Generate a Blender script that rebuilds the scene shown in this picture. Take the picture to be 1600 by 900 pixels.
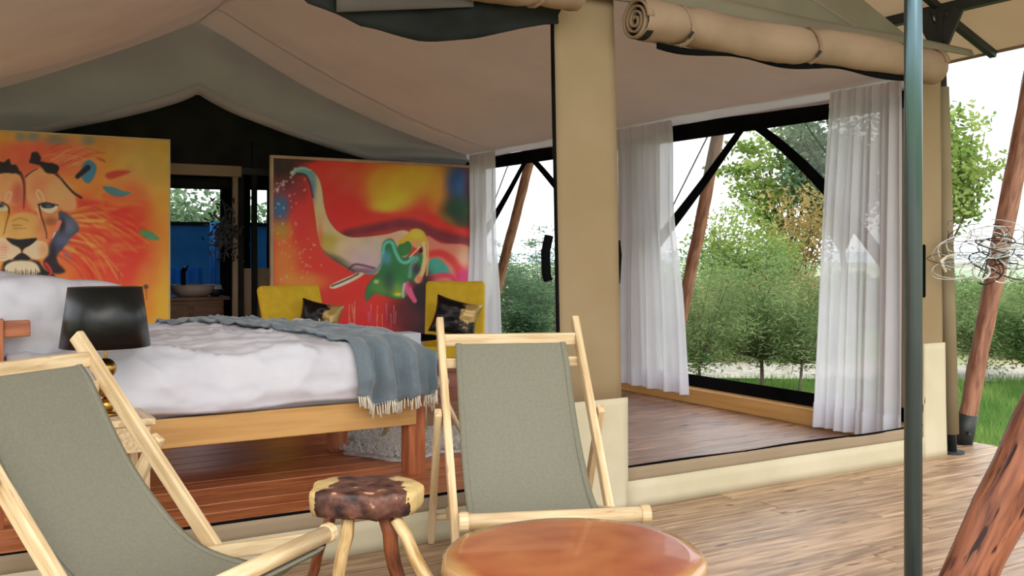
import bpy, bmesh, math, random
import numpy as np
from mathutils import Vector, Matrix, noise
random.seed(7); rng = np.random.default_rng(7)
for o in list(bpy.data.objects): bpy.data.objects.remove(o)
SC = bpy.context.scene; COL = SC.collection
PI = math.pi
# ------------------------------------------------------------------ camera, sky, light, exposure
F = 1552.0; HZ = 395.0; CH = 1.25; FW = (.5165, .8563)
cd = bpy.data.cameras.new('camera'); cam = bpy.data.objects.new('camera', cd); COL.objects.link(cam)
cd.sensor_width = 36; cd.lens = 36*F/1600; cd.shift_y = -(450-HZ)/1600; cd.clip_start = .05; cd.clip_end = 600
cam.location = (0, 0, CH); cam.rotation_euler = (PI/2, 0, -math.atan2(FW[0], FW[1]))
SC.camera = cam
w = bpy.data.worlds.new('world'); SC.world = w; w.use_nodes = True
wn = w.node_tree.nodes; bg = wn['Background']; bg.inputs[0].default_value = (.93, .96, 1, 1); bg.inputs[1].default_value = 1.0
sd = bpy.data.lights.new('sun', 'SUN'); sd.energy = .9; sd.angle = math.radians(60); sd.color = (1, .95, .87)
sun = bpy.data.objects.new('sun', sd); COL.objects.link(sun)
sun.rotation_euler = Vector((-.25, -.75, .55)).to_track_quat('Z', 'Y').to_euler()
vs = SC.view_settings; vs.view_transform = 'Standard'; vs.look = 'None'; vs.gamma = 1; vs.use_curve_mapping = False
vs.exposure = 1.2

# ------------------------------------------------------------------ helpers
def W(lat, D, z=0): return Vector((D*FW[0]+lat*FW[1], D*FW[1]-lat*FW[0], z))
def P(px, py, D): return W((px-800)/F*D, D, CH-(py-HZ)*D/F)
def onY(px, py, Y):                                   # point on the plane Y
    t = math.tan(math.atan2(FW[0], FW[1])+math.atan((px-800)/F)); X = Y*t; D = X*FW[0]+Y*FW[1]
    return Vector((X, Y, CH-(py-HZ)*D/F))
def onX(px, py, X):
    t = math.tan(math.atan2(FW[0], FW[1])+math.atan((px-800)/F)); Y = X/t; D = X*FW[0]+Y*FW[1]
    return Vector((X, Y, CH-(py-HZ)*D/F))
def lin(c):
    r = []
    for v in c[:3]:
        v /= 255.0; r.append(v/12.92 if v <= .04045 else ((v+.055)/1.055)**2.4)
    return (*r, 1)
MATS = {}
def nt(name):
    m = bpy.data.materials.new(name); m.use_nodes = True; t = m.node_tree
    return m, t, t.nodes, t.links, t.nodes['Principled BSDF']
def noise_mix(t, c1, c2, scale, stretch=(1, 1, 1), attr=None, detail=6, lo=.35, hi=.65, rnd=.0, dist=0):
    N, L = t.nodes, t.links
    if attr: src = N.new('ShaderNodeAttribute'); src.attribute_name = attr; so = src.outputs['Vector']
    else: src = N.new('ShaderNodeTexCoord'); so = src.outputs['Object']
    mp = N.new('ShaderNodeMapping'); mp.inputs['Scale'].default_value = stretch; L.new(so, mp.inputs[0])
    oi = N.new('ShaderNodeObjectInfo'); ml = N.new('ShaderNodeMath'); ml.operation = 'MULTIPLY'; ml.inputs[1].default_value = 37.3
    L.new(oi.outputs['Random'], ml.inputs[0]); L.new(ml.outputs[0], mp.inputs['Location'])
    nz = N.new('ShaderNodeTexNoise'); nz.inputs['Scale'].default_value = scale; nz.inputs['Detail'].default_value = detail
    nz.inputs['Distortion'].default_value = dist
    L.new(mp.outputs[0], nz.inputs['Vector'])
    rp = N.new('ShaderNodeValToRGB'); rp.color_ramp.elements[0].position = lo; rp.color_ramp.elements[1].position = hi
    rp.color_ramp.elements[0].color = lin(c1); rp.color_ramp.elements[1].color = lin(c2)
    L.new(nz.outputs['Fac'], rp.inputs[0]); out = rp.outputs[0]
    if rnd:
        hs = N.new('ShaderNodeHueSaturation'); mr = N.new('ShaderNodeMapRange')
        mr.inputs['To Min'].default_value = 1-rnd; mr.inputs['To Max'].default_value = 1+rnd
        L.new(oi.outputs['Random'], mr.inputs[0]); L.new(mr.outputs[0], hs.inputs['Value']); L.new(out, hs.inputs['Color']); out = hs.outputs[0]
    return out, nz.outputs['Fac'], mp
def bump(t, fac, b, strength=.3, dist=.01):
    n = t.nodes.new('ShaderNodeBump'); n.inputs['Strength'].default_value = strength; n.inputs['Distance'].default_value = dist
    t.links.new(fac, n.inputs['Height']); t.links.new(n.outputs[0], b.inputs['Normal'])
def mat(name, c1, c2=None, rough=.6, scale=8, stretch=(1, 1, 1), attr=None, rnd=0, metal=0, bmp=.15, knots=None, sheen=0, dist=0, lo=.35, hi=.65):
    if name in MATS: return MATS[name]
    m, t, N, L, b = nt(name); MATS[name] = m
    b.inputs['Roughness'].default_value = rough; b.inputs['Metallic'].default_value = metal
    col, fac, mp = noise_mix(t, c1, c2 or c1, scale, stretch, attr, rnd=rnd, dist=dist, lo=lo, hi=hi)
    if knots:
        vr = N.new('ShaderNodeTexNoise'); vr.inputs['Scale'].default_value = knots[1]; vr.inputs['Detail'].default_value = 2
        mk = N.new('ShaderNodeMapping'); mk.inputs['Scale'].default_value = knots[2]; L.new(mp.inputs[0].links[0].from_socket, mk.inputs[0])
        L.new(mp.inputs['Location'].links[0].from_socket, mk.inputs['Location']); L.new(mk.outputs[0], vr.inputs['Vector'])
        rk = N.new('ShaderNodeValToRGB'); rk.color_ramp.elements[0].position = knots[3]; rk.color_ramp.elements[1].position = knots[3]+.06
        L.new(vr.outputs['Fac'], rk.inputs[0]); mx = N.new('ShaderNodeMixRGB'); mx.inputs[2].default_value = lin(knots[0])
        L.new(rk.outputs[0], mx.inputs[0]); L.new(col, mx.inputs[1]); col = mx.outputs[0]
    L.new(col, b.inputs['Base Color'])
    if bmp: bump(t, fac, b, bmp)
    if sheen: b.inputs['Sheen Weight'].default_value = sheen
    return m
def cloth(name, c1, c2=None, trans=.3, clear=0, scale=3, bmp=.25, weave=0, stretch=(1, 1, 1)):
    if name in MATS: return MATS[name]
    m, t, N, L, b = nt(name); MATS[name] = m
    col, fac, _ = noise_mix(t, c1, c2 or c1, scale, stretch)
    N.remove(b); d = N.new('ShaderNodeBsdfDiffuse'); tr = N.new('ShaderNodeBsdfTranslucent'); mx = N.new('ShaderNodeMixShader')
    L.new(col, d.inputs[0]); L.new(col, tr.inputs[0]); mx.inputs[0].default_value = trans; L.new(d.outputs[0], mx.inputs[1]); L.new(tr.outputs[0], mx.inputs[2])
    out = mx.outputs[0]
    bn = N.new('ShaderNodeBump'); bn.inputs['Strength'].default_value = bmp; bn.inputs['Distance'].default_value = .02
    L.new(fac, bn.inputs['Height']); L.new(bn.outputs[0], d.inputs['Normal']); L.new(bn.outputs[0], tr.inputs['Normal'])
    if clear:
        tp = N.new('ShaderNodeBsdfTransparent'); m2 = N.new('ShaderNodeMixShader'); m2.inputs[0].default_value = clear
        L.new(out, m2.inputs[1]); L.new(tp.outputs[0], m2.inputs[2]); out = m2.outputs[0]
    L.new(out, N['Material Output'].inputs[0]); return m

class MB:
    def __init__(s): s.v = []; s.f = []; s.g = []
    def add(s, vs, fs, gs=None):
        n = len(s.v); s.v += [tuple(v) for v in vs]; s.g += [tuple(g) for g in (gs or vs)]; s.f += [tuple(i+n for i in f) for f in fs]; return s
    def box(s, x0, x1, y0, y1, z0, z1, M=None):
        c = [(x, y, z) for x in (x0, x1) for y in (y0, y1) for z in (z0, z1)]
        vs = [M @ Vector(p) for p in c] if M else c
        dm = [abs(x1-x0), abs(y1-y0), abs(z1-z0)]; od = sorted(range(3), key=lambda i: -dm[i]); g = [tuple(p[i] for i in od) for p in c]
        return s.add(vs, [(0, 1, 3, 2), (4, 6, 7, 5), (0, 4, 5, 1), (2, 3, 7, 6), (0, 2, 6, 4), (1, 5, 7, 3)], g)
    def bar(s, a, b, w_, h, up=(0, 0, 1)):
        a, b = Vector(a), Vector(b); d = b-a; L = d.length; d.normalize(); u = Vector(up); sd_ = d.cross(u)
        if sd_.length < 1e-4: sd_ = d.cross(Vector((0, 1, 0)))
        sd_.normalize(); u = sd_.cross(d)
        M = Matrix((d, sd_, u)).transposed().to_4x4(); M.translation = a
        return s.box(0, L, -w_/2, w_/2, -h/2, h/2, M)
    def tube(s, pts, r, n=10, cap=True, wob=0):
        pts = [Vector(p) for p in pts]; R = r if isinstance(r, (list, tuple)) else [r]*len(pts)
        vs, gs, fs = [], [], []; L = 0; up = None
        for i, p in enumerate(pts):
            d = (pts[min(i+1, len(pts)-1)]-pts[max(i-1, 0)]).normalized()
            if up is None: up = d.orthogonal().normalized()
            up = (up-d*up.dot(d)).normalized(); q = d.cross(up)
            if i: L += (p-pts[i-1]).length
            for k in range(n):
                a = 2*PI*k/n; rr = R[i]*(1+(wob*noise.noise(Vector((L*6, math.cos(a)*2, math.sin(a)*2+p.x))) if wob else 0))
                vs.append(p+up*math.cos(a)*rr+q*math.sin(a)*rr); gs.append((L, math.cos(a)*rr, math.sin(a)*rr))
        for i in range(len(pts)-1):
            for k in range(n): fs.append((i*n+k, i*n+(k+1) % n, (i+1)*n+(k+1) % n, (i+1)*n+k))
        if cap: fs.append(tuple(range(n-1, -1, -1))); fs.append(tuple((len(pts)-1)*n+k for k in range(n)))
        return s.add(vs, fs, gs)
    def lathe(s, prof, n=32, c=(0, 0, 0)):
        vs = []; fs = []
        for r, z in prof:
            for k in range(n): a = 2*PI*k/n; vs.append((c[0]+r*math.cos(a), c[1]+r*math.sin(a), c[2]+z))
        for i in range(len(prof)-1):
            for k in range(n): fs.append((i*n+k, i*n+(k+1) % n, (i+1)*n+(k+1) % n, (i+1)*n+k))
        if prof[0][0] > 1e-3: fs.append(tuple(range(n-1, -1, -1)))
        if prof[-1][0] > 1e-3: fs.append(tuple((len(prof)-1)*n+k for k in range(n)))
        return s.add(vs, fs)
    def grid(s, fn, nu, nv):
        vs = [fn(i/nu, j/nv) for i in range(nu+1) for j in range(nv+1)]
        gs = [(i/nu, j/nv, 0) for i in range(nu+1) for j in range(nv+1)]
        m = nv+1
        return s.add(vs, [(i*m+j, (i+1)*m+j, (i+1)*m+j+1, i*m+j+1) for i in range(nu) for j in range(nv)], gs)
def obj(name, mb, m, parent=None, smooth=False, bevel=0, solid=0, sub=0, kind=None, label=None, local=False):
    me = bpy.data.meshes.new(name); off = Vector((0, 0, 0))
    if parent is not None and not local:
        p = parent
        while p: off = off+p.location; p = p.parent
    V = [(v[0]-off.x, v[1]-off.y, v[2]-off.z) for v in mb.v] if off.length else mb.v
    me.from_pydata(V, [], mb.f)
    a = me.attributes.new('gr', 'FLOAT_VECTOR', 'POINT'); a.data.foreach_set('vector', np.array(mb.g, dtype=np.float32).ravel())
    bm = bmesh.new(); bm.from_mesh(me); bmesh.ops.recalc_face_normals(bm, faces=bm.faces); bm.to_mesh(me); bm.free()
    if smooth: me.polygons.foreach_set('use_smooth', [True]*len(me.polygons))
    me.materials.append(m); o = bpy.data.objects.new(name, me); COL.objects.link(o)
    if parent is not None: o.parent = parent
    if solid: md = o.modifiers.new('thickness', 'SOLIDIFY'); md.thickness = solid; md.offset = 0
    if bevel: md = o.modifiers.new('bevel', 'BEVEL'); md.width = bevel; md.segments = 2; md.limit_method = 'ANGLE'
    if sub: md = o.modifiers.new('sub', 'SUBSURF'); md.levels = md.render_levels = sub
    if kind: o['kind'] = kind
    if label: o['label'] = label
    return o
def tag(o, label, cat, group=None):
    o['label'] = label; o['category'] = cat
    if group: o['group'] = group
    return o
def thing(name, label, cat, loc=(0, 0, 0), rz=0, group=None):
    o = bpy.data.objects.new(name, None); o.empty_display_size = .1; COL.objects.link(o); o.location = loc; o.rotation_euler = (0, 0, rz)
    return tag(o, label, cat, group)
def struct(name, loc=(0, 0, 0)):
    o = bpy.data.objects.new(name, None); COL.objects.link(o); o['kind'] = 'structure'; o.location = loc; return o
def copy_tree(o, parent=None):
    c = o.copy(); COL.objects.link(c); c.parent = parent
    for ch in [q for q in bpy.data.objects if q.parent == o]: copy_tree(ch, c)
    return c
def npmesh(name, V, n, m, parent=None, kind='stuff'):              # V: (k*n, 3) loose n-gons
    k = len(V)//n; me = bpy.data.meshes.new(name); me.vertices.add(len(V)); me.vertices.foreach_set('co', V.astype(np.float32).ravel())
    me.loops.add(len(V)); me.loops.foreach_set('vertex_index', np.arange(len(V), dtype=np.int32))
    me.polygons.add(k); me.polygons.foreach_set('loop_start', np.arange(0, len(V), n, dtype=np.int32)); me.update(calc_edges=True)
    me.materials.append(m); o = bpy.data.objects.new(name, me); COL.objects.link(o); o.parent = parent
    if kind: o['kind'] = kind
    return o

# ------------------------------------------------------------------ materials
KN = ((70, 40, 22), 6, (.9, 3, 3), .64)
M_deck = mat('deck_boards', (136, 106, 80), (192, 162, 130), .40, 5, (.7, 8, 8), rnd=.15, knots=((100, 68, 46), 3.0, (1.5, 5, 5), .66), bmp=.15, attr='gr')
M_floor = mat('floor_boards', (124, 92, 74), (170, 136, 114), .34, 5, (.8, 9, 9), rnd=.18, knots=((60, 34, 24), 3.2, (1.2, 6, 6), .63), bmp=.15, attr='gr')
M_red = mat('red_sheen_boards', (160, 88, 52), (206, 130, 84), .34, 4, (.8, 7, 7), rnd=.2, bmp=.12, attr='gr')  # redder copy of the floor boards, warm reflected sheen put into the colour
M_pine = mat('pale_pine', (190, 160, 116), (222, 198, 158), .45, 4, (1.2, 14, 14), attr='gr', rnd=.06, knots=((150, 92, 45), 5, (1.4, 5, 5), .70), bmp=.08)
M_bedrail = mat('honey_timber', (190, 142, 80), (208, 162, 98), .45, 3, (.5, 8, 8), attr='gr', rnd=.05)
M_bedleg = mat('red_timber', (146, 78, 44), (186, 112, 70), .45, 4, (1, 10, 10), attr='gr', rnd=.05)
M_log = mat('oiled_log', (96, 52, 34), (162, 100, 70), .42, 4, (1.2, 9, 9), attr='gr', knots=((50, 20, 10), 5, (1.2, 9, 9), .61), bmp=.5, dist=.6)
M_log2 = mat('debarked_log', (120, 76, 58), (172, 122, 96), .55, 4, (1.5, 9, 9), attr='gr', bmp=.4, dist=.4)
M_skirt = cloth('cream_skirt_canvas', (190, 180, 150), (202, 192, 164), .08, 0, 3, .1)
M_taupe = cloth('taupe_canvas', (150, 132, 108), (160, 142, 118), .12, 0, 3, .12)
M_canvas = cloth('sand_canvas', (146, 126, 96), (154, 134, 104), .12, 0, 2.5, .15)
M_roll = cloth('rolled_sand_canvas', (150, 128, 106), (168, 144, 120), .15, 0, 3, .3)
M_fly = cloth('fly_sheet_canvas', (168, 142, 108), (178, 152, 118), .24, 0, 1.5, .1)
M_head = cloth('olive_canvas', (132, 124, 106), (144, 136, 116), .15, 0, 2, .1)
M_liner = cloth('cream_liner', (222, 214, 224), (230, 222, 232), .5, 0, 1.6, .12)
M_gable = cloth('grey_gauze', (222, 226, 236), (230, 234, 242), .4, 0, 2, .3)
M_band = cloth('liner_valance', (218, 212, 222), (228, 222, 230), .4, 0, 2, .2)
M_sheer = cloth('white_voile', (232, 232, 238), (240, 240, 246), .5, .16, 2, .1)
M_mesh = cloth('insect_mesh', (150, 156, 156), (165, 170, 170), .3, .55, 2, 0)
M_black = cloth('black_webbing', (14, 14, 15), (22, 22, 23), .0, 0, 4, .1)
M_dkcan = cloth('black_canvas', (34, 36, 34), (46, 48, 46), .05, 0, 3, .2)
M_dark = mat('dark_metal', (38, 42, 42), (52, 56, 56), .5, 5, metal=.3)
M_steel = mat('grey_painted_steel', (84, 106, 112), (98, 120, 126), .24, 2, metal=.85, bmp=.02)
M_sling = cloth('olive_grey_sling', (128, 126, 110), (134, 132, 116), .1, 0, 90, .05)
M_sheet = mat('white_bed_linen', (204, 203, 210), (214, 213, 219), .8, 5, bmp=.2)
M_throw = mat('blue_grey_wool', (106, 120, 128), (114, 128, 136), .9, 90, bmp=.10, sheen=.3)
M_fringe = mat('cream_fringe', (214, 204, 182), (228, 220, 200), .9, 20)
M_yel = mat('mustard_upholstery', (214, 176, 30), (226, 190, 44), .8, 12, bmp=.2)
M_shade = mat('black_lamp_shade', (10, 13, 13), (16, 20, 20), .36, 60, bmp=.03)
M_brass = mat('antique_brass', (150, 112, 52), (176, 138, 70), .25, 5, metal=1, bmp=.02)
M_rug = mat('white_sheepskin', (196, 192, 186), (226, 222, 216), .95, 30, bmp=1)

# ------------------------------------------------------------------ decks and floors, board by board
deck = struct('deck', (0, 0, 0))
obj('joist', MB().box(-2, 6.0, -1.0, 3.88, -.16, -.045), M_dark, deck, label='dark joists under the deck boards')
def boards(parent, x0, x1, y0, y1, wd, top, cuts, m, th=.035, gap=.006, mfun=None):
    y = y0; k = 0
    while y < y1-.02:
        ye = min(y+wd, y1); cs = [x0]+[c+random.uniform(-.5, .5)*cuts[1] for c in cuts[0]]+[x1]
        for a, b in zip(cs[:-1], cs[1:]):
            dz = random.uniform(-.0015, .0015)
            mm = mfun(.5*(a+b)) if mfun else m
            o = obj('plank', MB().box(a+.002, b-.002, y+gap/2, ye-gap/2, top-th, top+dz), mm, parent, bevel=.003)
        y = ye; k += 1
boards(deck, -2, 6.0, -1.0, 3.88, .125, 0, ([1.2, 3.9], 1.2), M_deck)
boards(deck, 5.5, 6.0, 3.88, 4.12, .125, 0, ([], 0), M_deck)
boards(deck, 5.47, 6.0, 4.12, 4.14, .02, -.0, ([], 0), M_deck)
floor = struct('floor', (0, 0, .0))
obj('subfloor', MB().box(-.7, 5.46, 3.92, 12.2, -.2, .022), M_dark, floor)
boards(floor, -.7, 5.42, 3.93, 12.1, .165, .06, ([2.75], .15), M_floor, gap=.008, mfun=lambda x: M_red if x < 2.7 else M_floor)

# ------------------------------------------------------------------ front wall of the tent (plane Y = 3.87)
YF = 3.87
wf = struct('wall_front', (2.7, YF, 0))
def wob(x, z, a=.006): return a*noise.noise(Vector((x*2.3, z*1.7, 4.1)))
def sheet(x0b, x1b, x0t, x1t, z0, z1, y, nx=8, nz=16, a=.008):
    def fn(u, v):
        z = z0+(z1-z0)*v; xa = x0b+(x0t-x0b)*(z/2.5); xb = x1b+(x1t-x1b)*(z/2.5); x = xa+(xb-xa)*u
        return (x, y+wob(x, z, a), z)
    return MB().grid(fn, nx, nz)
obj('canvas_column', sheet(2.60, 2.965, 2.545, 2.90, .5, 2.75, YF), M_canvas, wf, True, solid=.02, label='narrow sand canvas panel between the two openings')
obj('canvas_column', sheet(5.23, 5.42, 5.19, 5.40, .5, 2.5, YF), M_canvas, wf, True, solid=.02)
obj('skirt_panel', sheet(2.60, 2.985, 2.58, 2.98, .0, .545, YF-.012), M_skirt, wf, True, solid=.012)
obj('skirt_panel', sheet(5.23, 5.455, 5.23, 5.36, .0, .70, YF-.012), M_skirt, wf, True, solid=.012)
for a, b in ((-.7, 2.60), (2.98, 5.24)):
    obj('skirt_panel', sheet(a, b, a, b, .0, .135, YF-.014, 24, 3), M_skirt, wf, True, solid=.012)
    obj('sill_strip', sheet(a, b, a, b, .13, .20, YF-.008, 24, 3), M_taupe, wf, True, solid=.012)
    zf = MB().tube([(a+(b-a)*t, YF-.006+.01*noise.noise(Vector((t*7, 1, 1))), .203+.003*math.sin(t*14)) for t in [i/20 for i in range(21)]], .007, 6)
    obj('zip_edge', zf, M_black, wf)
def piping(pts, r=.007): obj('zip_edge', MB().tube(pts, r, 6), M_black, wf)
piping([(2.598-.055*z/2.5, YF-.01, z) for z in (.2, .8, 1.4, 2., 2.45)], .009)
piping([(2.968-.065*z/2.5, YF+.0, z) for z in (.3, .8, 1.4, 2., 2.4)], .004)
piping([(5.215, YF, .24), (5.24, YF-.01, .35), (5.235, YF, .6), (5.225, YF, 1.1), (5.22, YF, 1.3)], .008)
obj('window_tie', MB().box(5.205, 5.235, YF-.03, YF, .98, 1.30), M_black, wf, bevel=.008)
obj('window_tie', MB().tube([(2.555, YF+.03, 1.33), (2.535, YF+.03, 1.25), (2.54, YF+.03, 1.15), (2.55, YF+.03, 1.12)], .022, 8), M_black, wf)
obj('window_tie', MB().tube([(2.955, YF+.03, 1.31), (2.965, YF+.03, 1.24), (2.955, YF+.03, 1.1)], .014, 8), M_black, wf)
# header band and front gable
hb = MB().grid(lambda u, v: (2.6+(5.66-2.6)*u, YF-.03-.02*math.sin(u*9)-.02*(1-v), 2.455+.02*u+(.13-.09*u)*v), 20, 3)
obj('header_band', hb, M_head, wf, True, solid=.01)
hb = MB().grid(lambda u, v: (-.7+(3.3)*u, YF-.03, 2.455+(.13)*v), 12, 2)
obj('header_band', hb, M_head, wf, True, solid=.01)
def gz(x): return 2.44+.42*max(0, 3.05-abs(x-2.41))
obj('front_gable', MB().grid(lambda u, v: (-.6+6.0*u, YF+.05, 2.5+max(.0, gz(-.6+6.0*u)-2.5)*v), 24, 2), M_head, wf, solid=.006)

# rolled canvas doors
def roll(name, label, x0, x1, y, z, r, ties, seed):
    t = thing(name, label, 'rolled canvas', ((x0+x1)/2, y, z), 0, None)
    n = 48; vs = []
    def rr(x):
        q = 1.0
        for tx in ties: q -= .13*math.exp(-((x-tx)/.05)**2)
        return r*q
    def fn(u, v):
        x = x0+(x1-x0)*u; a = 2*PI*v
        k = rr(x)*(1+.10*noise.noise(Vector((x*3+seed, math.cos(a)*1.2, math.sin(a)*1.2)))+.05*noise.noise(Vector((x*14, math.cos(a)*2, seed))))
        sag = .012*math.sin(u*PI*3+seed)
        return (x, y+k*math.cos(a), z+sag+k*math.sin(a)*1.0)
    o = obj('canvas_roll', MB().grid(fn, n*2, 20), M_roll, t, True)
    # spiral end
    for xe, sgn in ((x0, -1), (x1, 1)):
        sp = MB(); turns = 3.4; N = 110
        pts = []
        for i in range(N):
            f = i/(N-1); a = f*turns*2*PI+.6; q = .012+(r*.98-.012)*f
            pts.append((y+q*math.cos(a), z+q*math.sin(a)))
        vsx = []; fs = []
        for (yy, zz) in pts: vsx += [(xe-.03*sgn, yy, zz), (xe+.012*sgn, yy, zz)]
        for i in range(N-1): fs.append((2*i, 2*i+2, 2*i+3, 2*i+1))
        sp.add(vsx, fs); obj('spiral_end', sp, M_roll, t, True, solid=.009)
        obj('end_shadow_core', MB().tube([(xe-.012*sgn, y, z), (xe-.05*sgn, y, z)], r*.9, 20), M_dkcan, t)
    for tx in ties:
        k = rr(tx)*1.06
        ts = obj('tie_strap', MB().tube([(tx+.012*math.sin(a*2), y+k*math.cos(a), z+k*math.sin(a)) for a in [2*PI*i/16 for i in range(17)]], .012, 6, False), M_roll, t, True)
        obj('toggle', MB().tube([(tx-.004, y-k*.75, z-k*.72), (tx+.004, y-k*1.0, z-k*.42)], .008, 6), M_dark, ts)
    return t
rt = roll('rolled_door_flap', 'long tan canvas flap rolled above the right opening, spiral end showing', 2.93, 5.14, 3.72, 2.35, .100, [3.20, 4.08, 4.86], 1.3)
bl = MB().grid(lambda u, v: (3.05+2.08*u, 3.71+.01*math.sin(u*20), 2.275-.008*math.sin(u*6.5)-.020-(.022+.012*math.sin(u*17+.5))*v), 60, 2)
obj('black_hem', bl, M_black, rt, True, solid=.012, label='black hem hanging below the tan roll')
rl = roll('rolled_door_flap', 'tan canvas flap rolled above the left doorway with black mesh drooping below', 1.50, 2.57, 3.70, 2.437, .104, [1.62, 2.35], 5.1)
def droop(u, v):
    x = 1.24+1.30*u; top = 2.40
    zb = 2.155+.02*math.sin(u*8)+.13*max(0, u-.45)/.55+.10*max(0, .25-u)/.25
    if u < .06: zb += .02
    return (x, 3.79+.02*math.sin(v*5+u*4)+.02*noise.noise(Vector((u*9, v*3, 0))), top+(zb-top)*v)
obj('mesh_flap', MB().grid(droop, 40, 8), M_dkcan, rl, True, solid=.012, label='black folded mesh drooping below the roll')
obj('mesh_fold', MB().grid(lambda u, v: (1.44+.62*u, 3.745-.01*v, 2.36-(.155-.10*u)*v), 20, 4), cloth('grey_fold', (84, 78, 72), (92, 86, 80), 0, 0, 3, .1), rl, True, solid=.008)

# ------------------------------------------------------------------ right side wall (plane X = 5.40)
XR = 5.40
wr = struct('wall_right', (XR, 7, 0))
def ybox(n, y0, y1, z0, z1, m, x0=XR-.012, x1=XR+.012, **k): return obj(n, MB().box(x0, x1, y0, y1, z0, z1), m, wr, **k)
ybox('top_webbing', 3.95, 10.2, 2.17, 2.30, M_black); ybox('bottom_webbing', 3.95, 10.2, .165, .265, M_black)
ybox('bottom_canvas', 3.95, 12.2, -.15, .17, M_canvas)
for a, b in ((3.95, 4.30), (6.55, 7.1), (9.55, 10.2)): ybox('canvas_panel', a, b, .17, 2.3, M_canvas)
for i, (ya, apex, yb, dl, dr) in enumerate(((6.60, 5.50, 4.30, .62, .60), (9.6, 8.62, 7.05, .5, .55))):
    wd = struct('window_%d' % (i+1), (XR, apex, 1.2))
    zt = 2.25
    for s, ye, sl in ((1, ya, 1), (-1, yb, 1)):
        # hem runs from the apex down and outwards; mesh fills between hem and top
        n = 14; hem = []
        for k in range(n+1):
            f = k/n; y = apex+(ye-apex)*f; z = zt-(.86*abs(y-apex)*(.86+.14*f)) + .05*math.sin(f*PI)*(1 if s < 0 else -1)
            hem.append((XR+.02, y, max(z, .9)))
        mb = MB(); vs = []
        for h in hem: vs += [(XR+.02, h[1], zt), h]
        mb.add(vs, [(2*k, 2*k+2, 2*k+3, 2*k+1) for k in range(n)])
        obj('mesh_flap', mb, M_mesh, wd, True, label='grey insect mesh drawn aside into a triangle')
        vs = []; fs = []
        for k, h in enumerate(hem):
            t_ = .035+.035*(k/n); vs += [(XR-.002, h[1], h[2]-t_), (XR-.002, h[1], h[2]+t_)]
            if k: fs.append((2*k-2, 2*k, 2*k+1, 2*k-1))
        obj('mesh_hem', MB().add(vs, fs), M_black, wd, True, solid=.008)
        obj('guy_cord', MB().tube([(XR+.05, apex+s*.45, zt), (XR+.06, apex+s*.95, zt-.62)], .006, 5), M_black, wd)
bb = struct('baseboard_right', (XR, 7, .06))
obj('timber', MB().box(5.27, 5.385, 4.05, 7.2, .06, .175), M_bedrail, bb, bevel=.006)
obj('timber', MB().box(5.27, 5.385, 7.21, 10.0, .06, .175), M_bedrail, bb, bevel=.006)

# voile curtains
def curtain(label, y0t, y1t, y0b, y1b, z0, z1, folds, ph, gather=None, x=5.19):
    def fn(u, v):
        z = z1+(z0-z1)*v
        k = v**.8; ya = y0t+(y0b-y0t)*k; yb = y1t+(y1b-y1t)*k
        if gather: q = math.exp(-((z-gather)/.45)**2)*.12; c = (ya+yb)/2; ya += (c-ya)*q; yb += (c-yb)*q
        A = .010+.016*v
        uu = u+.012*noise.noise(Vector((u*5, v*2, ph)))
        xx = x+A*math.sin(uu*folds*2*PI+ph+1.5*noise.noise(Vector((u*4, v*.6, ph))))*(.6+.8*noise.noise(Vector((u*6, ph, 1)))**2*4)+.9*A*math.sin(uu*folds*2.9+v*1.2+ph*2)
        return (min(xx, 5.335), ya+(yb-ya)*u+.006*math.cos(uu*folds*2*PI), z+0)
    t = thing('voile_curtain', label, 'curtain', (x, (y0b+y1b)/2, z0), 0, None)
    obj('cloth', MB().grid(fn, 110, 40), M_sheer, t, True)
    def hem(u, v):
        p = fn(u, .93+.07*v); return (p[0]-.006, p[1], p[2])
    obj('hem', MB().grid(hem, 110, 3), M_sheer, t, True)
    hd = MB().grid(lambda u, v: (fn(u, .045*v)[0]-.005, fn(u, .045*v)[1], fn(u, .045*v)[2]), 110, 2)
    obj('heading_tape', hd, M_band, t, True)
curtain('white voile curtain hanging at the right front corner behind the steel pole', 4.53, 3.98, 4.70, 3.98, .085, 2.31, 9, .4)
curtain('white voile curtain gathered just right of the tan canvas column', 6.98, 6.12, 7.02, 5.92, .14, 2.31, 11, 2.1, 1.6)
curtain('white voile curtain farthest back, beside the elephant painting', 9.5, 8.93, 9.56, 8.80, .12, 2.31, 8, 4.0, 1.5)

# ------------------------------------------------------------------ left wall, mostly out of view
wl = struct('wall_left', (-.68, 7, 0))
obj('canvas_panel', MB().box(-.70, -.67, 3.95, 12.2, 0, .3), M_canvas, wl)
obj('top_webbing', MB().box(-.70, -.67, 3.95, 12.2, 2.17, 2.40), M_canvas, wl)
for a, b in ((3.95, 4.3), (6.7, 7.1), (9.6, 12.2)): obj('canvas_panel', MB().box(-.70, -.67, a, b, .3, 2.17), M_canvas, wl)

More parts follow.
